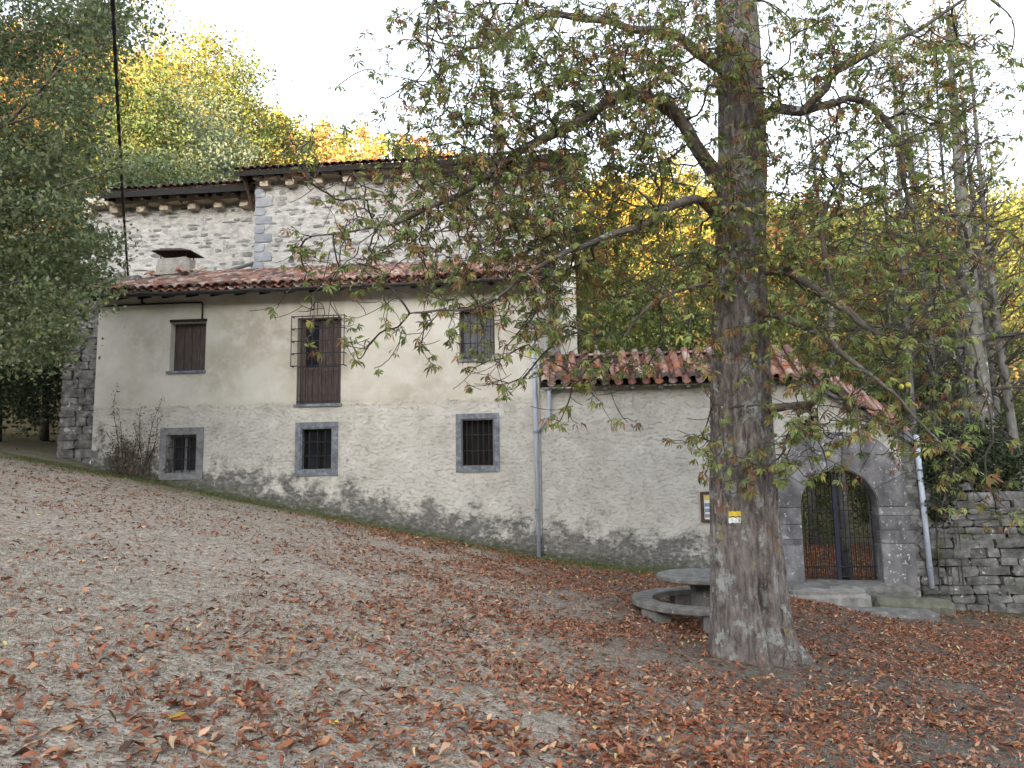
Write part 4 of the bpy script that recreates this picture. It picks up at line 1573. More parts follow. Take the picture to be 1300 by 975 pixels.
def trunk_mat():
    m, nt, b = new_mat('chestnut_bark')
    n1 = noise_node(nt, 3.0, 6, 0.65, (1, 1, 0.35))
    n2 = noise_node(nt, 15, 7, 0.75, (1, 1, 0.30), off=3, dist=0.4)
    n3 = noise_node(nt, 4.2, 7, 0.75, (1, 1, 0.8), off=9)
    n4 = noise_node(nt, 2.1, 4, 0.6, off=15)
    c = ramp(nt, n2, [(0.34, (0.045, 0.038, 0.034)), (0.46, (0.16, 0.138, 0.127)), (0.62, (0.33, 0.295, 0.275))])
    c = mixc(nt, ramp(nt, n1, [(0.45, 0.0), (0.65, 0.4)]), c, (0.24, 0.215, 0.205))
    c = mixc(nt, ramp(nt, n4, [(0.62, 0.0), (0.70, 0.65)]), c, (0.25, 0.125, 0.075))
    c = mixc(nt, ramp(nt, n3, [(0.555, 0.0), (0.60, 0.8)]), c, (0.42, 0.45, 0.43))
    pos = nd(nt, 'ShaderNodeSeparateXYZ')
    nt.links.new(nd(nt, 'ShaderNodeNewGeometry').outputs['Position'], pos.inputs[0])
    n5 = noise_node(nt, 5.0, 4, 0.6, off=21)
    c = mixc(nt, ramp(nt, n5, [(0.64, 0.0), (0.7, 0.8)]), c, (0.36, 0.31, 0.10))
    nt.links.new(c, b.inputs['Base Color'])
    b.inputs['Roughness'].default_value = 0.95
    b.inputs['Specular IOR Level'].default_value = 0.15
    bump(nt, b, math_n(nt, 'ADD', n2, math_n(nt, 'MULTIPLY', noise_node(nt, 45, 4, 0.6, (1, 1, 0.4)), 0.4)), 1.0, 0.07)
    return m


MAT_TRUNK = trunk_mat()
trunk = objw('trunk', V, F, MAT_TRUNK, chest, smooth=True)


def trunk_front(px, py):
    """point on the trunk skin under a pixel"""
    d = ray(px, py)
    best = None
    o_ = Vector((0, 0, EYE))
    for vv in V:
        if vv[1] > TB.y:
            continue
        w_ = Vector(vv) - o_
        t = w_.dot(d) / d.dot(d)
        e = (w_ - d * t).length
        if best is None or e < best[0]:
            best = (e, Vector(vv))
    return best[1]


# painted trail blaze, bent round the bark
for (y0, y1, nm, colr) in ((649, 655.5, 'yellow', (0.75, 0.56, 0.06)), (657, 664, 'white', (0.74, 0.75, 0.74))):
    Vb, Fb = [], []
    for j in range(4):
        for i in range(8):
            p = trunk_front(925 + 15.5 * i / 7, y0 + (y1 - y0) * j / 3 + 0.6 * math.sin(i * 2.1))
            q = at(925 + 15.5 * i / 7, y0 + (y1 - y0) * j / 3 + 0.6 * math.sin(i * 2.1), p.y - 0.012)
            Vb.append(tuple(q))
    for j in range(3):
        for i in range(7):
            Fb.append([j * 8 + i, j * 8 + i + 1, (j + 1) * 8 + i + 1, (j + 1) * 8 + i])
    objw('trail_mark', np.array(Vb), Fb, M(nm + '_paint', [(0.3, tuple(c * 0.75 for c in colr)), (0.6, colr)], 25, 0.8, 0.4, 30), trunk)['label'] = nm + ' painted stripe of the trail mark'


def tpt(py):
    p = at(np.interp(-py, [-t[0] for t in tk], [t[1] for t in tk]), py, TD)
    return p


# main limbs: (px, py, distance offset, radius m)
LIMBS = [
    [(925, 250, 0, .11), (896, 202, -.1, .095), (861, 149, -.3, .085), (822, 124, -.45, .078), (787, 120, -.5, .072), (744, 152, -.5, .066), (702, 173, -.55, .06),
     (655, 195, -.5, .052), (617, 226, -.5, .045), (567, 255, -.6, .034), (511, 280, -.7, .024), (450, 292, -.8, .014), (395, 300, -.9, .008)],
    [(930, 95, 0, .09), (890, 70, .2, .075), (850, 45, .4, .066), (800, 35, .6, .058), (750, 25, .8, .05), (690, 20, 1.0, .042), (640, 45, 1.1, .03), (590, 62, 1.2, .02), (530, 40, 1.3, .01)],
    [(925, 300, 0, .08), (890, 255, -.5, .06), (855, 262, -.9, .05), (805, 290, -1.2, .042), (750, 310, -1.3, .034), (690, 335, -1.4, .027), (640, 372, -1.4, .02), (590, 392, -1.5, .014), (520, 398, -1.5, .008)],
    [(945, 200, 0, .09), (971, 152, -.3, .075), (990, 140, -.4, .07), (1017, 141, -.5, .064), (1052, 110, -.6, .05), (1062, 92, -.6, .044), (1144, 50, -.8, .03), (1208, 11, -.9, .02), (1270, -25, -1.0, .01)],
    [(1017, 141, -.5, .055), (1056, 131, -.3, .05), (1088, 124, -.1, .046), (1134, 166, .1, .04), (1144, 202, .2, .036), (1151, 248, .2, .03), (1168, 305, .1, .024), (1205, 375, 0, .018), (1245, 470, -.1, .012), (1262, 560, -.2, .007)],
    [(948, 345, 0, .08), (1000, 348, -.4, .062), (1060, 386, -.8, .05), (1098, 414, -1.0, .044), (1120, 430, -1.1, .036)],
    [(950, 520, 0, .07), (1000, 515, -.4, .05), (1034, 506, -.6, .042), (1050, 475, -.7, .036), (1066, 440, -.7, .028), (1100, 415, -.6, .02), (1150, 420, -.6, .012)],
    [(945, 395, 0, .07), (990, 400, -.6, .045), (1040, 425, -1.0, .036), (1085, 462, -1.2, .028), (1130, 500, -1.3, .02), (1180, 545, -1.4, .013), (1225, 590, -1.4, .008)],
    [(940, 40, 0, .09), (975, -40, .2, .07), (1030, -90, .3, .06), (1110, -100, .4, .045), (1200, -60, .3, .03), (1270, 10, .2, .018)],
    [(925, 20, 0, .09), (890, -60, -.6, .07), (820, -100, -1.2, .055), (730, -110, -1.6, .042), (640, -80, -1.8, .03), (570, -30, -1.9, .02), (540, 30, -1.9, .012)],
    [(1062, 388, -.85, .03), (1040, 300, -1.0, .026), (1060, 240, -1.0, .02), (1100, 200, -1.0, .014)],
    [(920, 380, -.1, .04), (893, 360, -.6, .026), (840, 378, -.9, .018), (800, 420, -1.0, .012), (770, 470, -1.0, .007)],
]
NP, NPAR, NRAD, NLEN = [], [], [], []          # node position, parent, fixed radius, path length
limb_pts = []
for L in LIMBS:
    pts = [at(px, py, TD + d) for (px, py, d, _) in L]
    rad = [q[3] for q in L]
    # Catmull-Rom resample
    out, orad = [], []
    for i in range(len(pts) - 1):
        p0, p1, p2, p3 = pts[max(i - 1, 0)], pts[i], pts[i + 1], pts[min(i + 2, len(pts) - 1)]
        n = max(2, int((p2 - p1).length / 0.10))
        for k in range(n):
            t = k / n
            q = 0.5 * ((2 * p1) + (-p0 + p2) * t + (2 * p0 - 5 * p1 + 4 * p2 - p3) * t * t + (-p0 + 3 * p1 - 3 * p2 + p3) * t ** 3)
            q += Vector([0.05 * nz(q, 2.2, s_) + 0.012 * nz(q, 9.0, s_) for s_ in (1, 5, 9)])
            out.append(q)
            orad.append(rad[i] + (rad[i + 1] - rad[i]) * t)
    out.append(pts[-1] + Vector([0.05 * nz(pts[-1], 2.2, s_) for s_ in (1, 5, 9)]))
    orad.append(rad[-1])
    limb_pts.append((out, orad))
    for i, (q, rr) in enumerate(zip(out, orad)):
        NP.append(np.array(q))
        NPAR.append(len(NP) - 2 if i else -1)
        NRAD.append(rr)
        NLEN.append(0.35 * i * 0.1 + (0.8 if i < 4 else 0))
NLIMB = len(NP)
for out, orad in limb_pts:
    k = 8
    m = MB().tube(out, [a * (1 + 0.12 * nz(p, 5.0)) for a, p in zip(orad, out)], k)
    m.build('limb', MAT_BARK, chest, True)

BLOBS = [(700, 130, 130, 80, 120), (640, 240, 110, 55, 80), (560, 130, 70, 60, 36), (800, 140, 65, 65, 62), (1100, 150, 110, 80, 66), (1230, 110, 60, 80, 34), (1130, 350, 90, 70, 46), (1230, 300, 60, 70, 26),
         (760, 290, 70, 50, 40), (1010, 300, 50, 70, 36), (720, 50, 110, 50, 60), (840, 30, 60, 40, 40), (620, 20, 60, 30, 20), (1060, 30, 80, 40, 30), (1160, 110, 70, 50, 18), (900, 20, 50, 40, 24),
         (650, 300, 90, 50, 40), (700, 262, 130, 75, 150), (600, 290, 130, 70, 95), (480, 270, 90, 60, 34), (620, 385, 95, 55, 46), (490, 410, 90, 50, 18), (640, 460, 60, 45, 14),
         (395, 330, 40, 60, 7), (375, 170, 45, 35, 5), (440, 340, 60, 30, 10), (690, 400, 40, 60, 28), (720, 350, 60, 60, 42),
         (700, 80, 150, 70, 120), (830, 70, 70, 70, 80), (590, 60, 70, 60, 34), (530, 190, 50, 60, 18), (620, 170, 80, 60, 50), (770, 190, 80, 60, 62),
         (500, 40, 40, 40, 8), (930, 70, 50, 70, 42), (930, 210, 55, 70, 38), (935, 330, 55, 50, 30), (880, 330, 50, 60, 34), (905, 450, 25, 50, 12),
         (905, 570, 22, 30, 12), (970, 590, 40, 30, 10), (820, 380, 60, 50, 30), (820, 250, 60, 60, 44), (800, 460, 60, 30, 10), (740, 470, 40, 40, 14), (715, 520, 30, 20, 3), (840, 540, 50, 30, 3),
         (1050, 60, 90, 60, 60), (1180, 60, 90, 60, 32), (1060, 230, 90, 70, 75), (1060, 340, 90, 60, 62), (1020, 440, 70, 50, 44), (1110, 440, 80, 50, 44),
         (1090, 530, 90, 45, 44), (1010, 540, 45, 45, 22), (1200, 540, 60, 50, 30), (1230, 620, 50, 40, 12), (1150, 300, 70, 70, 34), (1200, 180, 70, 60, 14),
         (1050, 600, 40, 12, 4), (1275, 655, 20, 20, 4), (1190, 400, 60, 50, 16), (980, 150, 40, 60, 22)]
targets = []
for (cx, cy, rx, ry, n) in BLOBS:
    for _ in range(int(n * 1.95)):
        px, py = ch_r.normal(cx, rx * 0.62), ch_r.normal(cy, ry * 0.62)
        dd = TD + ch_r.normal(-0.45, 0.75)
        if 895 < px < 990 and py > 40:
            dd = TD - ch_r.uniform(0.42, 0.95)
        targets.append(np.array(at(px, py, max(dd, 5.6))))
NPa = np.array(NP)
tg = np.array(targets)
dmin = np.array([np.min(np.linalg.norm(NPa - t, axis=1)) for t in tg])
order = np.argsort(dmin)
cap = 120000
BUF = np.zeros((cap, 3))
LEN = np.zeros(cap)
cntn = len(NP)
BUF[:cntn] = NPa
LEN[:cntn] = NLEN
tips = []
for ti in order:
    t = tg[ti]
    d = np.linalg.norm(BUF[:cntn] - t, axis=1)
    up = np.maximum(t[2] - BUF[:cntn, 2], 0)
    q = int(np.argmin(d + 0.28 * LEN[:cntn] + 0.15 * up))
    a = Vector(BUF[q])
    b = Vector(t)
    L = (b - a).length
    if L < 0.05:
        continue
    # sprays leave outwards, sag and lift again at the tip
    side = Vector((ch_r.normal(), ch_r.normal(), 0)) * 0.14 * L
    c1 = a.lerp(b, 0.33) + side + Vector((0, 0, 0.10 * L))
    c2 = a.lerp(b, 0.75) + side * 0.5 + Vector((0, 0, -0.17 * L))
    n = max(2, int(L / 0.09))
    par = q
    for k in range(1, n + 1):
        s = k / n
        p = a * (1 - s) ** 3 + c1 * 3 * s * (1 - s) ** 2 + c2 * 3 * s * s * (1 - s) + b * s ** 3
        p += Vector([0.012 * nz(p, 7.0, s_) for s_ in (2, 6, 11)])
        BUF[cntn] = p
        LEN[cntn] = LEN[par] + L / n
        NPAR.append(par)
        par = cntn
        cntn += 1
    tips.append((cntn - 1, (b - Vector(BUF[NPAR[cntn - 1]])).normalized()))
# extra bare twiglets
for _ in range(2000):
    q = int(ch_r.integers(NLIMB, cntn))
    a = Vector(BUF[q])
    dirv = Vector((ch_r.normal(), ch_r.normal() * 0.7, ch_r.normal() * 0.6 - 0.15)).normalized()
    L = ch_r.uniform(0.15, 0.5)
    par = q
    for k in range(1, 5):
        p = a + dirv * (L * k / 4) + Vector((0, 0, 0.25 * L * (k / 4) ** 2 - 0.12 * L * k / 4))
        BUF[cntn] = p
        NPAR.append(par)
        par = cntn
        cntn += 1
load = np.zeros(cntn)
childs = [[] for _ in range(cntn)]
for i in range(cntn - 1, -1, -1):
    if load[i] == 0:
        load[i] = 1
    p = NPAR[i]
    if p >= 0:
        load[p] += load[i]
        childs[p].append(i)
radn = np.minimum(0.0043 * load ** 0.40, 0.042)
tw = MB()
started = [(p, c) for p in range(cntn) for c in childs[p] if (c >= NLIMB) and (p < NLIMB or c != max(childs[p], key=lambda x: load[x] if x >= NLIMB else -1))]
for (p, c) in started:
    pts, rad = [Vector(BUF[p])], [radn[c]]
    cur = c
    while True:
        pts.append(Vector(BUF[cur]))
        rad.append(radn[cur])
        nx = [x for x in childs[cur] if x >= NLIMB]
        if not nx:
            break
        cur = max(nx, key=lambda x: load[x])
    tw.tube(pts, rad, 5 if max(rad) > 0.008 else 4, caps=False)
o = tw.build('twigs', MAT_TWIG, chest, True)
o['kind'] = 'stuff'


# ---- compound leaves
def leaflet(L, Wd, droop, fold, curl, r, lo=False):
    xs = [0, 0.62, 1.0] if lo else [0, 0.35, 0.68, 1.0]
    ws = [0.06, 1.0, 0.03] if lo else [0.04, 0.55, 1.0, 0.02]
    V = []
    for x, w in zip(xs, ws):
        z = -droop * L * x * x + curl * L * math.sin(x * 4)
        V.append((x * L, 0, z))
        V.append((x * L * 0.98, w * Wd / 2, z + fold * w * Wd))
        V.append((x * L * 0.98, -w * Wd / 2, z + fold * w * Wd * r.uniform(0.5, 1.2)))
    F = []
    for i in range(len(xs) - 1):
        a, b = 3 * i, 3 * i + 3
        F += [[a, b, b + 1, a + 1], [a, a + 2, b + 2, b]]
    return np.array(V), F


def compound(seed, dead):
    r = np.random.default_rng(seed)
    nl = int(r.integers(4, 8)) if not dead else int(r.integers(2, 6))
    VV, FF, T = [], [], []
    b = 0
    for k in range(nl):
        an = (k - (nl - 1) / 2) * R(42) + r.normal(0, 0.12)
        L = r.uniform(0.078, 0.132) * (1 - 0.12 * abs(k - (nl - 1) / 2))
        v, f = leaflet(L, L * (r.uniform(0.27, 0.40) if not dead else r.uniform(0.14, 0.27)), r.uniform(0.15, 0.8) if not dead else r.uniform(0.3, 1.0), r.uniform(0.05, 0.3) if not dead else r.uniform(0.4, 0.9), 0.0 if not dead else r.normal(0, 0.16), r, True)
        Rz = np.array(Euler((r.normal(0, 0.25), r.uniform(0, 0.5), an)).to_matrix())
        VV.append(v @ Rz.T + np.array([0.07, 0, 0]))
        FF += [[i + b for i in q] for q in f]
        T.append(v[:, 0] / L)
        b += len(v)
    # petiole
    v = np.array([(0, 0.0025, 0), (0, -0.0025, 0), (0.07, -0.002, 0), (0.07, 0.002, 0)])
    VV.append(v)
    FF.append([b, b + 1, b + 2, b + 3])
    T.append(np.zeros(4))
    return np.concatenate(VV), np.array(FF), np.concatenate(T)


LEAFV = [compound(50 + i, False) for i in range(14)]
LEAFD = [compound(90 + i, True) for i in range(10)]
GREENS = [(0.18, 0.24, 0.075), (0.225, 0.285, 0.095), (0.29, 0.33, 0.11), (0.12, 0.17, 0.055), (0.38, 0.36, 0.11)]
BROWNS = [(0.30, 0.14, 0.065), (0.24, 0.095, 0.045), (0.38, 0.22, 0.10), (0.15, 0.075, 0.045)]
inst = []
for (ni, dirv) in tips:
    base = Vector(BUF[ni])
    for _ in range(int(ch_r.integers(2, 5))):
        dead = ch_r.random() < 0.31
        vi = int(ch_r.integers(0, len(LEAFD) if dead else len(LEAFV)))
        az = ch_r.uniform(0, 2 * math.pi)
        out = (Vector((math.cos(az), math.sin(az), ch_r.normal(-0.35, 0.4))) * 0.9 + dirv * 0.6).normalized()
        up = Vector((ch_r.normal(0, 0.45), ch_r.normal(0, 0.45), 1.0))
        y = up.cross(out).normalized()
        z = out.cross(y)
        s = ch_r.uniform(0.62, 1.12)
        inst.append((base - dirv * ch_r.uniform(0, 0.12), Matrix((out, y, z)).transposed(), s, dead, vi))
inst.sort(key=lambda q: -q[2] / max((q[0] - Vector((0, 0, EYE))).length, 1))


def leaf_cols(T, dead, r):
    if dead:
        c0 = np.array(BROWNS[int(r.integers(0, 4))]) * r.uniform(0.7, 1.25)
        return np.tile(c0, (len(T), 1)) * (0.85 + 0.3 * r.random((len(T), 1)))
    g = np.array(GREENS[int(r.choice(5, p=[.27, .28, .2, .15, .1]))]) * r.uniform(0.75, 1.2)
    bt_ = r.uniform(0.45, 1.5)
    w = np.clip((T - bt_) * 3.0, 0, 1)[:, None]
    return g * (1 - w) + np.array([0.22, 0.10, 0.045]) * w


crown_org = Vector(at(800, 300, TD))
NS = 300
singles, rest = inst[:NS], inst[NS:]
VV, FF, CC, b = [], [], [], 0
for (p, mtx, s, dead, vi) in rest:
    v, f, T = (LEAFD if dead else LEAFV)[vi]
    VV.append(v @ (np.array(mtx).T * s) + np.array(p))
    FF.append(f + b)
    CC.append(leaf_cols(T, dead, ch_r))
    b += len(v)
crown = objw('crown', np.concatenate(VV), np.concatenate(FF), MAT_LEAF, chest, np.concatenate(CC))
crown['kind'] = 'stuff'
SING = []
for k in range(24):
    dead = k >= 16
    v, f, T = (LEAFD[k - 16] if dead else LEAFV[k % 14])
    me = mesh_np('chestnut_leaf', v, f, leaf_cols(T, dead, ch_r))
    me.materials.append(MAT_LEAF)
    SING.append(me)
for (p, mtx, s, dead, vi) in singles:
    o = bpy.data.objects.new('leaf', SING[16 + vi % 8] if dead else SING[vi % 16])
    COL.objects.link(o)
    o.parent = crown
    o.location = p - wloc(crown)
    o.rotation_euler = mtx.to_euler()
    o.scale = (s, s, s)
# husks
MAT_HUSK = M('yellow_green_husk', [(0.3, (0.40, 0.38, 0.06)), (0.7, (0.60, 0.55, 0.11))], 30, 0.7, 0.6, 60)
for (px, py, dd) in ((1051, 577, -.9), (1144, 491, -1.2), (1153, 489, -1.2), (1064, 535, -.8), (737, 488, -.7), (746, 487, -.7), (1157, 272, 0), (1164, 268, 0), (1262, 252, -.2)):
    c = at(px, py, TD + dd)
    r_ = 0.03
    Vh, Fh = [], []
    for i in range(9):
        t = math.pi * i / 8
        for k in range(12):
            a = 2 * math.pi * k / 12
            rr = r_ * (1 + 0.12 * ((i + k) % 2) - 0.05)
            Vh.append((c.x + rr * math.sin(t) * math.cos(a), c.y + rr * math.sin(t) * math.sin(a), c.z + rr * 1.08 * math.cos(t)))
    for i in range(8):
        for k in range(12):
            k2 = (k + 1) % 12
            Fh.append([i * 12 + k, (i + 1) * 12 + k, (i + 1) * 12 + k2, i * 12 + k2])
    hk = objw('husk', np.array(Vh), Fh, MAT_HUSK, chest, smooth=True)
    j = int(np.argmin(np.linalg.norm(BUF[:cntn] - np.array(c), axis=1)))
    MB().tube([Vector(BUF[j]), Vector(BUF[j]).lerp(c, 0.6) + Vector((0, 0, 0.02)), c + Vector((0, 0, r_))], 0.003, 4).build('stalk', MAT_TWIG, hk)

# ------------------------------------------------------------------ fallen leaves and dry grass
lr = np.random.default_rng(77)


def scatter(n, x0, x1, y0, y1, dens, r):
    X = r.uniform(x0, x1, n)
    Y = r.uniform(y0, y1, n)
    k = r.random(n) < dens(X, Y)
    return X[k], Y[k]


def patchy(X, Y, s, o=0.0):
    return np.array([mnoise.noise(Vector((x * s + o, y * s - o, 0.3))) for x, y in zip(X, Y)])


def ok_ground(X, Y):
    wdv = wall_dist(X, Y)
    vis = np.abs(X) < 0.74 * Y + 1.0
    tr_ = np.hypot(X - TB.x, Y - TB.y) > 0.42
    return (wdv > 0.03) & vis & tr_


def litter_d(X, Y):
    d = litter_density(X, Y)
    p = patchy(X, Y, 0.75) + 0.6 * patchy(X, Y, 2.6, 7.0)
    bare = np.exp(-(((X - TB.x - 0.1) / 1.0) ** 2 + ((Y - TB.y + 0.35) / 0.75) ** 2))
    mossy = np.exp(-np.maximum(wall_dist(X, Y), 0) / 0.7)
    d = d * np.clip(0.72 + 0.95 * p, 0.02, 1.15) * (1 - 0.85 * bare) * (1 - 0.6 * mossy)
    return d * ok_ground(X, Y)


X1, Y1 = scatter(345000, -15, 13, 1.8, 18.5, litter_d, lr)
X2, Y2 = scatter(26000, -5, 6, 1.8, 7.0, litter_d, lr)
LX, LY = np.concatenate([X1, X2]), np.concatenate([Y1, Y2])


def litter_mesh(LX, LY, smin, smax, fine, r):
    """curled leaves lying at random; fine ones get a rounded outline"""
    n = len(LX)
    LZ = ground_zv(LX, LY)
    L = smin + (smax - smin) * r.random(n) ** 1.4
    Wd = L * r.uniform(0.2, 0.48, n)
    if fine:      # stations along the leaf: two side points and a raised midrib
        st = [(-0.5, 0.05), (-0.18, 0.72), (0.2, 1.0), (0.5, 0.06)]
    else:
        st = [(-0.5, 0.0), (0.08, 1.0), (0.5, 0.0)]
    bend = r.normal(0, 0.35, n)
    fold = r.uniform(0.05, 0.9, n)
    twist = r.normal(0, 0.5, n)
    base = np.zeros((n, len(st) * 3, 3))
    for i, (t, w) in enumerate(st):
        zc = bend * L * (t * t * 2)
        jx = r.normal(0, 0.05, n) * L
        base[:, 3 * i, 0] = t * L
        base[:, 3 * i, 2] = zc
        for q, sg in ((1, 1), (2, -1)):
            base[:, 3 * i + q, 0] = t * L + jx
            base[:, 3 * i + q, 1] = sg * w * Wd / 2
            base[:, 3 * i + q, 2] = zc + w * Wd * (fold * r.uniform(0.2, 0.9, n) + sg * twist * t)
    yaw, til, rol = r.uniform(0, 2 * math.pi, n), r.normal(0, 0.25, n), r.normal(0, 0.35, n)
    cy, sy = np.cos(yaw)[:, None], np.sin(yaw)[:, None]
    ct, st_ = np.cos(til)[:, None], np.sin(til)[:, None]
    cr_, sr = np.cos(rol)[:, None], np.sin(rol)[:, None]
    x, y, z = base[..., 0], base[..., 1], base[..., 2]
    y, z = y * cr_ - z * sr, y * sr + z * cr_
    x, z = x * ct - z * st_, x * st_ + z * ct
    x, y = x * cy - y * sy, x * sy + y * cy
    low = z.min(1)[:, None]
    lift = (r.uniform(-0.008, 0.022, n) * litter_density(LX, LY) - 0.004 * r.random(n))[:, None]
    V = np.stack([x + LX[:, None], y + LY[:, None], z - low * 0.85 + LZ[:, None] + 0.003 + lift], -1).reshape(-1, 3)
    f = []
    k = len(st)
    if fine:
        for i in range(k - 1):
            a, b = 3 * i, 3 * i + 3
            f += [[a, b, b + 1, a + 1], [a, a + 2, b + 2, b]]
    else:
        f = [[0, 3, 4, 4], [0, 5, 3, 3], [3, 6, 4, 4], [3, 5, 6, 6]]
        f = [[0, 3, 4], [0, 5, 3], [3, 6, 4], [3, 5, 6]]
    f = np.array(f)
    F = (np.arange(n)[:, None, None] * (3 * k) + f[None]).reshape(-1, f.shape[1])
    return V, F, 3 * k


RUST = [(0.34, 0.135, 0.066), (0.265, 0.098, 0.05), (0.40, 0.195, 0.108), (0.17, 0.068, 0.042), (0.52, 0.335, 0.22), (0.54, 0.42, 0.16), (0.10, 0.055, 0.04)]
RW = [.25, .22, .18, .14, .11, .012, .088]
nearm = LY < 5.6
for (mk, fine, lab) in ((nearm, True, 'rust brown fallen leaves strewn over the dry slope well away from the house'),
                        (~nearm, False, 'thick carpet of rust brown fallen leaves around the bench, steps and trunk')):
    V, F, k = litter_mesh(LX[mk], LY[mk], 0.026, 0.104, fine, lr)
    o = objw('leaf_litter', V, F, MAT_LITTER, None, np.repeat(pal(int(mk.sum()), lr, RUST, RW, 0.35), k, axis=0))
    tag(o, lab, 'leaf litter', kind='stuff')
# crumbled leaf bits and straw everywhere
X, Y = scatter(190000, -13, 12, 1.8, 16.5, lambda X, Y: np.clip(1.15 - 0.07 * Y, 0.12, 1) * np.clip(0.75 + 0.8 * patchy(X, Y, 1.1, 2.0), 0.15, 1) * ok_ground(X, Y), lr)
n = len(X)
V, F, Cc = leaf_cards(np.stack([X, Y, ground_zv(X, Y) + 0.006], -1), 0.026, pal(n, lr, RUST + [(0.45, 0.41, 0.33), (0.55, 0.51, 0.43)], [.18, .17, .12, .12, .08, .01, .08, .14, .10]), lr, 0.4)
V[:, 2] = ground_zv(V[:, 0], V[:, 1]) + 0.004 + np.abs(V[:, 2] - ground_zv(V[:, 0], V[:, 1]) - 0.006) * 0.7
tag(objw('leaf_crumbs', V, F, MAT_LITTER, None, Cc), 'crumbled leaf fragments and straw scattered over the bare slope', 'leaf litter', kind='stuff')

# the biggest loose leaves in front, one by one
FL = []
for k in range(10):
    r = np.random.default_rng(300 + k)
    v, fq = leaflet(0.13, 0.045, r.uniform(-0.5, 0.4), r.uniform(0.3, 0.9), r.normal(0, 0.14), r)
    if k % 3 == 0:
        v2, f2 = leaflet(0.11, 0.04, r.uniform(-0.5, 0.3), r.uniform(0.3, 0.8), r.normal(0, 0.12), r)
        v2 = v2 @ np.array(Euler((0.2, 0.1, 0.7)).to_matrix()).T
        fq = fq + [[i + len(v) for i in q] for q in f2]
        v = np.concatenate([v, v2])
    v[:, 2] -= v[:, 2].min()
    ccx = np.array(RUST[k % 5] if k < 9 else (0.55, 0.40, 0.08)) * 1.1
    me = mesh_np('fallen_leaf', v, fq, np.tile(ccx, (len(v), 1)))
    me.materials.append(MAT_FALLEN)
    FL.append(me)
cnt = 0
while cnt < 230:
    y = 2.4 + 2.9 * lr.random() ** 1.1
    x = lr.uniform(-0.72, 0.72) * y
    if mnoise.noise(Vector((x * 1.4, y * 1.4, 4.0))) < -0.12 and lr.random() < 0.8:
        continue
    kf = int(lr.choice(10, p=[.13] * 5 + [.08] * 4 + [.03]))
    o = bpy.data.objects.new('fallen_leaf', FL[kf])
    COL.objects.link(o)
    o.location = (x, y, ground_z(x, y) + 0.004)
    o.rotation_euler = (lr.normal(0, 0.25), lr.normal(0, 0.2), lr.uniform(0, 6.28))
    s = lr.uniform(0.5, 0.9)
    o.scale = (s, s, s)
    tone = 'yellow' if kf == 9 else ('rust brown', 'dark russet', 'light brown', 'deep brown', 'pale tan')[kf % 5]
    place = 'on the dense leaf carpet' if litter_density(x, y) > 0.6 else 'on the pale dry grass'
    tag(o, '%s %s chestnut leaf lying loose %s' % (tone, 'forked' if kf % 3 == 0 else 'single curled', place), 'leaf', 'loose %s leaves %s' % (tone, place))
    cnt += 1


def blades(name, label, X, Y, hmin, hmax, w, cols, r, flat=0.5):
    n = len(X)
    Z = ground_zv(X, Y)
    h = r.uniform(hmin, hmax, n)
    az = r.uniform(0, 2 * math.pi, n)
    ln = r.uniform(0.2, 1.0, n) * flat * 2
    dx, dy = np.cos(az) * h * ln, np.sin(az) * h * ln
    px_, py_ = -np.sin(az) * w, np.cos(az) * w
    P = np.stack([np.stack([X - px_, Y - py_, Z - 0.005], -1), np.stack([X + px_, Y + py_, Z - 0.005], -1),
                  np.stack([X + dx, Y + dy, Z + h * (1.1 - 0.6 * np.minimum(ln, 1))], -1)], 1)
    o = objw(name, P.reshape(-1, 3), np.arange(n * 3).reshape(n, 3), MAT_LITTER, None, np.repeat(cols, 3, axis=0))
    tag(o, label, 'grass', kind='stuff')


X, Y = scatter(230000, -8, 5, 1.9, 9.0, lambda X, Y: np.clip((1.05 - 0.8 * litter_density(X, Y)) * (1.25 - 0.09 * Y) * np.clip(0.8 + 0.9 * patchy(X, Y, 0.9, 3.0), 0.1, 1), 0, 1) * ok_ground(X, Y), lr)
blades('dry_grass', 'short trampled straw coloured grass on the slope', X, Y, 0.015, 0.05, 0.0024, pal(len(X), lr, [
    (0.40, 0.36, 0.28), (0.32, 0.28, 0.21), (0.48, 0.44, 0.36), (0.20, 0.20, 0.10), (0.15, 0.125, 0.095)], [.3, .25, .2, .12, .13]), lr, 0.9)


def strip_d(X, Y):
    w_ = wall_dist(X, Y)
    return np.exp(-np.maximum(w_ - 0.1, 0) / 0.42) * np.clip(0.7 + 1.0 * patchy(X, Y, 1.3, 9.0), 0.05, 1) * (w_ > 0.03) * (w_ < 2.2)


X, Y = scatter(240000, -12, 6.5, 14.5, 19.5, strip_d, lr)
blades('green_grass', 'narrow strip of green grass and moss along the foot of the house wall', X, Y, 0.03, 0.10, 0.005, pal(len(X), lr, [
    (0.10, 0.14, 0.035), (0.14, 0.17, 0.05), (0.07, 0.10, 0.03), (0.22, 0.2, 0.10)], [.35, .3, .2, .15]), lr, 0.6)

# litter on the lane behind the gate
X, Y = scatter(26000, 5, 16, 16.6, 30.5, lambda X, Y: (wall_dist(X, Y) < -0.7) * 0.9, lr)
n = len(X)
V, F, Cc = leaf_cards(np.stack([X, Y, ground_zv(X, Y) + 0.02], -1), 0.11, pal(n, lr, RUST, [.28, .24, .18, .14, .08, .015, .065]), lr, 0.4)
tag(objw('leaf_litter', V, F, MAT_LITTER, None, Cc), 'rust brown fallen leaves covering the yard behind the iron gate', 'leaf litter', kind='stuff')

# ------------------------------------------------------------------ trees round the house
def on_ground(px, D, py=600):
    p = at(px, py, D)
    return Vector((p.x, p.y, float(zt(p.x, p.y))))


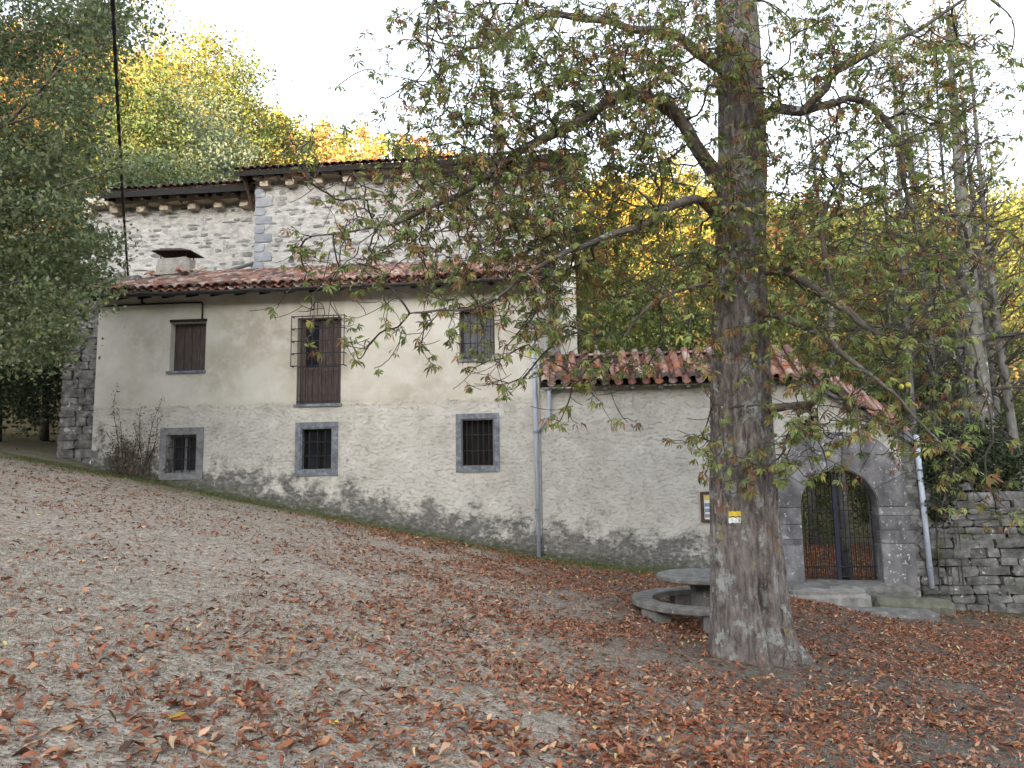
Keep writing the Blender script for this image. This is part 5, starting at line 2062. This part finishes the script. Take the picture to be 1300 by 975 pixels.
# broad evergreen oak at the left edge
orr = np.random.default_rng(41)
ob = Vector((-13.2, 14.5, float(zt(-13.2, 14.5))))
oak = empty('oak_tree', ob, 'dense grey green evergreen oak overhanging the dark lane beside the buttress', 'tree')
OB = [(10, 60, 90, 90, 60), (90, 50, 55, 60, 34), (140, 10, 30, 40, 14), (40, 180, 75, 70, 40), (90, 150, 45, 60, 18), (20, 300, 70, 70, 50), (80, 310, 40, 60, 28), (105, 350, 20, 40, 10),
      (20, 410, 55, 45, 36), (60, 420, 30, 40, 14), (-60, 250, 60, 160, 60), (30, 250, 80, 40, 30)]
Cs = []
for (cx, cy, rx, ry, n) in OB:
    for _ in range(n):
        Cs.append(np.array(at(orr.normal(cx, rx * 0.55), orr.normal(cy, ry * 0.55), orr.uniform(12.0, 15.2))))
Cs = np.array(Cs)
nl = 62000
k = orr.integers(0, len(Cs), nl)
P = Cs[k] + orr.normal(size=(nl, 3)) * np.array([0.21, 0.21, 0.14])
V, F, Cc = leaf_cards(P, orr.uniform(0.04, 0.125, nl), pal(nl, orr, [(0.09, 0.12, 0.055), (0.125, 0.16, 0.075), (0.17, 0.20, 0.11), (0.26, 0.28, 0.18), (0.2, 0.22, 0.07)], [.3, .3, .2, .1, .1]), orr)
o = objw('crown', V, F, MAT_LEAF, oak, Cc)
o['kind'] = 'stuff'
tm = MB()
top = ob + Vector((0.8, -0.3, 9.0))
tm.tube([ob + Vector((0, 0, -0.4)), ob + Vector((0.1, 0, 1.5)), ob + Vector((0.3, -0.1, 4)), ob + Vector((0.6, -0.2, 7)), top], [0.42, 0.33, 0.28, 0.2, 0.1], 10)
for c in Cs[::6]:
    f = np.clip((c[2] - ob.z) / 9.5 - 0.12, 0.15, 0.95)
    limb_tubes(tm, ob.lerp(top, f), [c], orr, 0.07)
tm.build('trunk', MAT_BARK, oak, True)

# dark thicket beyond the buttress
for i, (px, D, h, rx, lab) in enumerate(((-10, 21.5, 5.5, 2.2, 'dark shrubby evergreen crowding the lane below the oak'),
                                        (52, 24, 5.0, 1.7, 'low dark evergreen bush just behind the stone buttress'),
                                        (-60, 19, 5.0, 2.2, 'dark evergreen bush at the outer bend of the lane'),
                                        (20, 28, 9.0, 3.4, 'tall dark evergreen filling the gap beyond the buttress'))):
    leafy_tree('evergreen_bush', lab, 'bush', on_ground(px, D), h, (rx, rx, h * 0.5), h * 0.5, 6000, 90, 0.38, 0.14,
               [(0.035, 0.05, 0.022), (0.05, 0.07, 0.03), (0.025, 0.035, 0.018)], 60 + i, None, 'evergreens along the lane', 0.14, 0.1, 10, MAT_TWIG)

YEL = [(0.46, 0.34, 0.05), (0.40, 0.33, 0.07), (0.30, 0.29, 0.07), (0.50, 0.30, 0.05)]
YGR = [(0.19, 0.22, 0.06), (0.24, 0.25, 0.07), (0.14, 0.18, 0.05), (0.30, 0.27, 0.07)]
GRN = [(0.10, 0.15, 0.05), (0.13, 0.18, 0.06), (0.08, 0.12, 0.045), (0.17, 0.2, 0.07)]
SIL = [(0.16, 0.21, 0.14), (0.20, 0.25, 0.17), (0.12, 0.17, 0.11), (0.26, 0.30, 0.22)]
ORG = [(0.45, 0.22, 0.05), (0.38, 0.16, 0.04), (0.50, 0.31, 0.08), (0.30, 0.14, 0.05)]


def hill_tree(label, px, py, D, rx, rz, cols, seed, nleaf=9000, lsize=0.26, tr=0.2, name='hillside_tree', hollow=0.35, group=None, spread=None, ncl=90):
    g = on_ground(px, D)
    c = at(px, py, D)
    cz = c.z - g.z
    leafy_tree(name, label, 'tree', g, cz + rz * 0.9, (rx, rx, rz), cz, int(nleaf * 0.9), ncl, spread or rx * 0.17, lsize, cols, seed, None, group, tr, hollow)


G1 = 'trees on the slope behind the church'
hill_tree('tall golden tree catching the sun above the left church eave', 205, 130, 50, 4.6, 5.5, YEL + YGR, 201, 11000, 0.27, group=G1)
hill_tree('silvery grey green tree rising behind the left church roof', 225, 205, 39, 3.0, 3.6, SIL, 202, 11000, 0.20, group=G1)
hill_tree('yellow green tree between the oak and the silvery tree', 160, 205, 37, 2.6, 3.8, YGR, 203, 10000, 0.19, group=G1)
hill_tree('green feathery topped tree to the side of the golden tree', 275, 150, 47, 3.6, 5.0, GRN + YGR, 204, 10000, 0.23, hollow=0.2, group=G1)
hill_tree('small green tree above the joint of the two church roofs', 325, 200, 52, 3.2, 2.6, GRN + YGR, 205, 7000, 0.25, group=G1)
hill_tree('dark green tree showing through the gaps of the oak', 110, 170, 34, 3.0, 4.5, GRN, 206, 10000, 0.2, group=G1)
hill_tree('orange leaved tree glowing through the oak branches', 40, 120, 55, 5.0, 4.5, ORG, 207, 8000, 0.3, group=G1)
hill_tree('low silvery bush right at the left church eave', 190, 235, 33, 2.2, 1.5, SIL + GRN, 208, 6000, 0.17, group=G1)
G2 = 'trees behind the gate wall'
hill_tree('bright yellow sunlit tree seen past the church corner', 800, 300, 62, 3.6, 4.4, YEL, 210, 9000, 0.32, group=G2)
hill_tree('golden tree on the slope close to the trunk of the chestnut', 880, 270, 70, 5.0, 4.5, YGR + YEL, 211, 8000, 0.36, group=G2)
hill_tree('fresh green bush directly over the tiled coping', 765, 400, 27, 1.9, 2.4, GRN + YGR, 212, 9000, 0.15, group=G2)
hill_tree('dull green bush behind the coping and the chestnut trunk', 850, 395, 29, 2.4, 2.4, GRN, 213, 9000, 0.16, group=G2)
hill_tree('slim yellow green tree hugging the church end pier', 742, 350, 33, 1.6, 3.6, YGR, 214, 7000, 0.17, group=G2)
hill_tree('bushy green tree above the gateway arch', 1030, 400, 30, 2.8, 3.2, GRN + YGR, 215, 11000, 0.17, group=G2)
hill_tree('bushy yellow green tree between the slim bare trunks', 1150, 370, 34, 3.4, 3.8, YGR + GRN, 216, 12000, 0.19, group=G2)
hill_tree('lime green tree on the far side of the bare trunks', 1260, 330, 38, 3.8, 4.2, YGR, 217, 12000, 0.21, group=G2)
hill_tree('deep green bush over the drystone wall end', 1290, 500, 25, 2.4, 2.6, GRN, 218, 9000, 0.15, group=G2)
hill_tree('dark green bush behind the gateway roof verge', 1110, 500, 24, 2.0, 1.8, GRN, 219, 8000, 0.14, group=G2)
leafy_tree('garden_hedge', 'dark evergreen hedge seen through the bars of the gate', 'hedge', on_ground(1072, 30), 4.6, (4.0, 1.2, 2.4), 2.4, 17000, 170, 0.3, 0.12,
           [(0.09, 0.125, 0.04), (0.13, 0.17, 0.055), (0.06, 0.085, 0.03)], 220, None, None, 0.07, 0.1, 10)

# far wooded hillside
fr = np.random.default_rng(88)
Vs, Fs, Cs_, b = [], [], [], 0
trV = MB()
pals = [ORG, YEL, YGR, GRN, [(0.32, 0.16, 0.07), (0.26, 0.13, 0.06)], [(0.40, 0.30, 0.12), (0.33, 0.24, 0.10)]]
y = 47.0
while y < 172:
    step = 4.6 + (y - 47) * 0.022
    x = -0.76 * y - 6
    while x < 0.76 * y + 6:
        X = x + fr.normal(0, 1.3)
        Y = y + fr.normal(0, 1.5)
        x += step
        z = float(zt(X, Y))
        px = 650 + FPX * X / Y
        warm = 0.5 + 0.3 * math.sin(X * 0.05 + 1.0) + 0.12 * fr.normal()
        pi = fr.choice(6, p=[.30, .17, .14, .06, .18, .15] if px < 690 else ([.05, .09, .40, .34, .06, .06] if px < 930 else [.03, .06, .43, .40, .04, .04]))
        h = fr.uniform(4.5, 8.0)
        rx = fr.uniform(2.0, 3.2)
        nl = 520 if Y < 75 else (330 if Y < 110 else 200)
        ls = 0.42 if Y < 75 else (0.55 if Y < 110 else 0.75)
        P, C = clumped((X, Y, z + h * 0.58), (rx, rx, h * 0.42), nl, 22, rx * 0.22, fr, 0.3)
        sun_dim = 1.0 if px < 690 else (0.7 if px < 930 else 0.5)      # leaf colour dimmed towards the right to offset the strong sun
        V, F, Cc = leaf_cards(P, ls, pal(nl, fr, pals[pi], jit=0.3) * sun_dim, fr, 0.7)
        Vs.append(V)
        Fs.append(F + b)
        Cs_.append(Cc)
        b += len(V)
        trV.tube([(X, Y, z - 0.3), (X, Y, z + h * 0.75)], [0.14, 0.05], 4, caps=False)
    y += step
fo = objw('hillside_forest', np.concatenate(Vs), np.concatenate(Fs), MAT_LEAF, None, np.concatenate(Cs_))
tag(fo, 'golden and orange autumn forest covering the sunlit far hillside', 'forest', kind='stuff')
o = trV.build('forest_stems', MAT_GREYBARK, fo)
o['kind'] = 'stuff'


# slim bare trees on the right
def bare_tree(label, px, D, h, r0, lean, seed, group, nbr=60, leaves=0, cols=YGR, moss=None, start=0.18, pyb=640):
    r = np.random.default_rng(seed)
    g = on_ground(px, D, pyb)
    t = empty('slim_tree', g, label, 'tree', group)
    pts, n = [], 14
    for k in range(n + 1):
        f = k / n
        pts.append(g + Vector((lean * h * f + 0.10 * math.sin(f * 5 + seed), 0.25 * math.sin(f * 3 + seed * 2), h * f - 0.3 * (k == 0))))
    rad = [r0 * (1 - 0.88 * (k / n) ** 0.9) for k in range(n + 1)]
    rad[0] *= 1.3
    MB().tube(pts, rad, 9).build('trunk', moss or MAT_GREYBARK, t, True)
    bm = MB()
    LP = []
    for i in range(nbr):
        f = r.uniform(start, 0.98)
        q = f * n
        a = pts[int(q)].lerp(pts[min(int(q) + 1, n)], q % 1)
        az = r.uniform(0, 2 * math.pi)
        L = r.uniform(0.5, 1.0) * (h * 0.20) * (1.15 - f)
        el = r.uniform(0.15, 0.9)
        dv = Vector((math.cos(az) * math.cos(el), math.sin(az) * math.cos(el), math.sin(el)))
        cur, br, rr = a, [a], max(r0 * 0.26 * (1.1 - f), 0.008)
        nn = 7
        for k in range(nn):
            dv = (dv + Vector((r.normal(0, 0.16), r.normal(0, 0.16), r.normal(0.02, 0.12)))).normalized()
            cur = cur + dv * (L / nn)
            br.append(cur)
            for _ in range(2):
                tv = (dv + Vector((r.normal(0, 0.7), r.normal(0, 0.7), r.normal(0.1, 0.5)))).normalized()
                tl = r.uniform(0.2, 0.65) * (0.5 + 0.08 * L)
                e1 = cur + tv * tl * 0.5
                e2 = e1 + (tv + Vector((r.normal(0, 0.3), r.normal(0, 0.3), 0.2))).normalized() * tl * 0.5
                bm.tube([cur, e1, e2], [0.006, 0.0045, 0.003], 3, caps=False)
                LP.append(np.array(e2))
                LP.append(np.array(e1))
        bm.tube(br, [rr * (1 - 0.8 * k / nn) + 0.003 for k in range(nn + 1)], 4, caps=False)
    o = bm.build('branches', MAT_TWIG, t)
    o['kind'] = 'stuff'
    if leaves:
        LPa = np.array(LP)
        P = LPa[r.integers(0, len(LPa), leaves)] + r.normal(0, 0.10, (leaves, 3))
        V, F, Cc = leaf_cards(P, 0.10, pal(leaves, r, cols), r)
        o = objw('crown', V, F, MAT_LEAF, t, Cc)
        o['kind'] = 'stuff'


G3 = 'slim bare trees behind the gate'
MAT_MOSSBARK = M('mossy_bark', [(0.3, (0.07, 0.068, 0.055)), (0.6, (0.17, 0.165, 0.15)), (0.8, (0.28, 0.275, 0.26))], 5, 0.95, 0.6, 24, (1, 1, 0.5),
                 spots=[(3.5, 0.56, 0.08, (0.05, 0.06, 0.022)), (8, 0.62, 0.04, (0.42, 0.43, 0.40))])
bare_tree('thick lichen and moss covered trunk standing behind the drystone wall', 1256, 18.3, 15, 0.37, 0.0, 1, None, 60, 300, YGR, MAT_MOSSBARK, 0.3)
SL = [(1180, 20.0, 17, 0.15, -0.012, 'slim grey tree nearest the end of the gateway verge'),
      (1200, 21.5, 18, 0.14, -0.028, 'slim grey tree leaning slightly towards the chestnut'),
      (1222, 23.0, 18, 0.16, -0.05, 'slim tree with the strongest lean towards the gate'),
      (1238, 20.5, 17, 0.11, 0.004, 'thinnest upright grey stem just by the mossy trunk'),
      (1272, 22.0, 18, 0.15, -0.006, 'straight slim tree just past the mossy trunk'),
      (1292, 20.0, 17, 0.16, 0.0, 'straight slim tree over the far end of the drystone wall'),
      (1150, 26.0, 18, 0.13, 0.01, 'slim tree set well back above the gateway'),
      (1112, 27.0, 17, 0.12, 0.012, 'slim tree set back over the gateway keystone'),
      (1066, 21.0, 15, 0.17, 0.0, 'pale mossy trunk seen through the gate'),
      (1212, 27.0, 20, 0.13, 0.02, 'slim tree far back behind the most leaning stem'),
      (1165, 24.0, 18, 0.10, 0.035, 'very thin stem leaning away from the gateway'),
      (1284, 25.5, 20, 0.12, -0.035, 'slim far stem crossing behind the straight pair')]
for i, (px, D, h, r0, ln, lab) in enumerate(SL):
    bare_tree(lab, px, D, h, r0, ln, 10 + i, G3, 92, 700, YGR + GRN, MAT_MOSSBARK if i == 8 else None, 0.14 if i != 8 else 0.35)

# ivy on the drystone wall beside the downpipe
ir = np.random.default_rng(55)
ivy = empty('ivy', W(uE + 0.8, 0, gz), 'dark ivy hanging over the drystone wall next to the right downpipe', 'ivy')
IV = []
for (px, py, rx, ry, n, dn) in ((1195, 590, 14, 30, 26, 0.1), (1200, 560, 20, 20, 16, -0.3), (1235, 600, 30, 22, 20, -0.4), (1280, 600, 30, 25, 20, -0.4), (1190, 640, 8, 14, 6, 0.1), (1250, 560, 40, 22, 20, -0.9)):
    for _ in range(n):
        u, z = wp(ir.normal(px, rx * 0.6), ir.normal(py, ry * 0.6), dn)
        IV.append(np.array(W(u, dn + ir.uniform(-0.15, 0.08), z)))
IV = np.array(IV)
P = IV[ir.integers(0, len(IV), 9000)] + ir.normal(0, 0.12, (9000, 3))
V, F, Cc = leaf_cards(P, 0.075, pal(9000, ir, [(0.03, 0.045, 0.02), (0.045, 0.065, 0.028), (0.06, 0.085, 0.035), (0.02, 0.03, 0.015)]), ir, 0.8)
o = objw('leaves', V, F, MAT_LEAF, ivy, Cc)
o['kind'] = 'stuff'
st = MB()
for k in range(14):
    p = Vector(IV[k * 5])
    st.tube([W((p - C0).dot(UH), 0.05, gz - 0.3), Vector((p.x, p.y, (p.z + gz) / 2)) + NO * 0.04, p], [0.014, 0.01, 0.005], 4)
o = st.build('stems', MAT_TWIG, ivy)
o['kind'] = 'stuff'

# dry creeper on the lower left of the facade
vr = np.random.default_rng(66)
vine = empty('dry_creeper', W(wp(165, 600)[0], 0.05, ground_z(*W(wp(165, 600)[0], 0.05, 0).xy)), 'withered bare creeper climbing the wall left of the dark framed window', 'creeper')
vm = MB()
vl = []
for (x0, x1, y1) in ((150, 148, 498), (160, 136, 545), (168, 183, 515), (176, 205, 508), (185, 202, 530), (155, 160, 550), (170, 172, 560), (190, 196, 560), (145, 140, 570), (180, 175, 540), (165, 150, 525), (196, 212, 590)):
    a = wp(x0, 606)
    bb = wp(x1, y1)
    pts = []
    for k in range(9):
        t = k / 8
        pts.append(W(a[0] + (bb[0] - a[0]) * t + 0.05 * math.sin(t * 7 + x0), 0.03 + 0.02 * math.sin(t * 9), a[1] - 0.2 + (bb[1] - a[1] + 0.2) * t))
    vm.tube(pts, [0.012 * (1 - 0.7 * k / 8) for k in range(9)], 4)
    for k in range(2, 9):
        for _ in range(9):
            vl.append(np.array(pts[k]) + vr.normal(0, 0.05, 3) * np.array([1.4, 0.3, 1.4]))
    for k in range(2, 8):
        q = pts[k] + Vector((vr.normal(0, 0.12), -0.01, abs(vr.normal(0, 0.12))))
        vm.tube([pts[k], q], [0.006, 0.003], 3)
o = vm.build('stems', MAT_TWIG, vine)
o['kind'] = 'stuff'
for (cx, cy, n) in ((165, 585, 650), (190, 570, 160), (150, 600, 260)):
    for _ in range(n):
        u, z = wp(vr.normal(cx, 13), vr.normal(cy, 16))
        vl.append(np.array(W(u, abs(vr.normal(0.02, 0.04)), z)))
vl = np.array(vl)
V, F, Cc = leaf_cards(vl, 0.05, pal(len(vl), vr, [(0.16, 0.12, 0.085), (0.24, 0.19, 0.14), (0.10, 0.075, 0.055), (0.22, 0.09, 0.05)]), vr)
o = objw('dead_leaves', V, F, MAT_LEAF, vine, Cc)
o['kind'] = 'stuff'
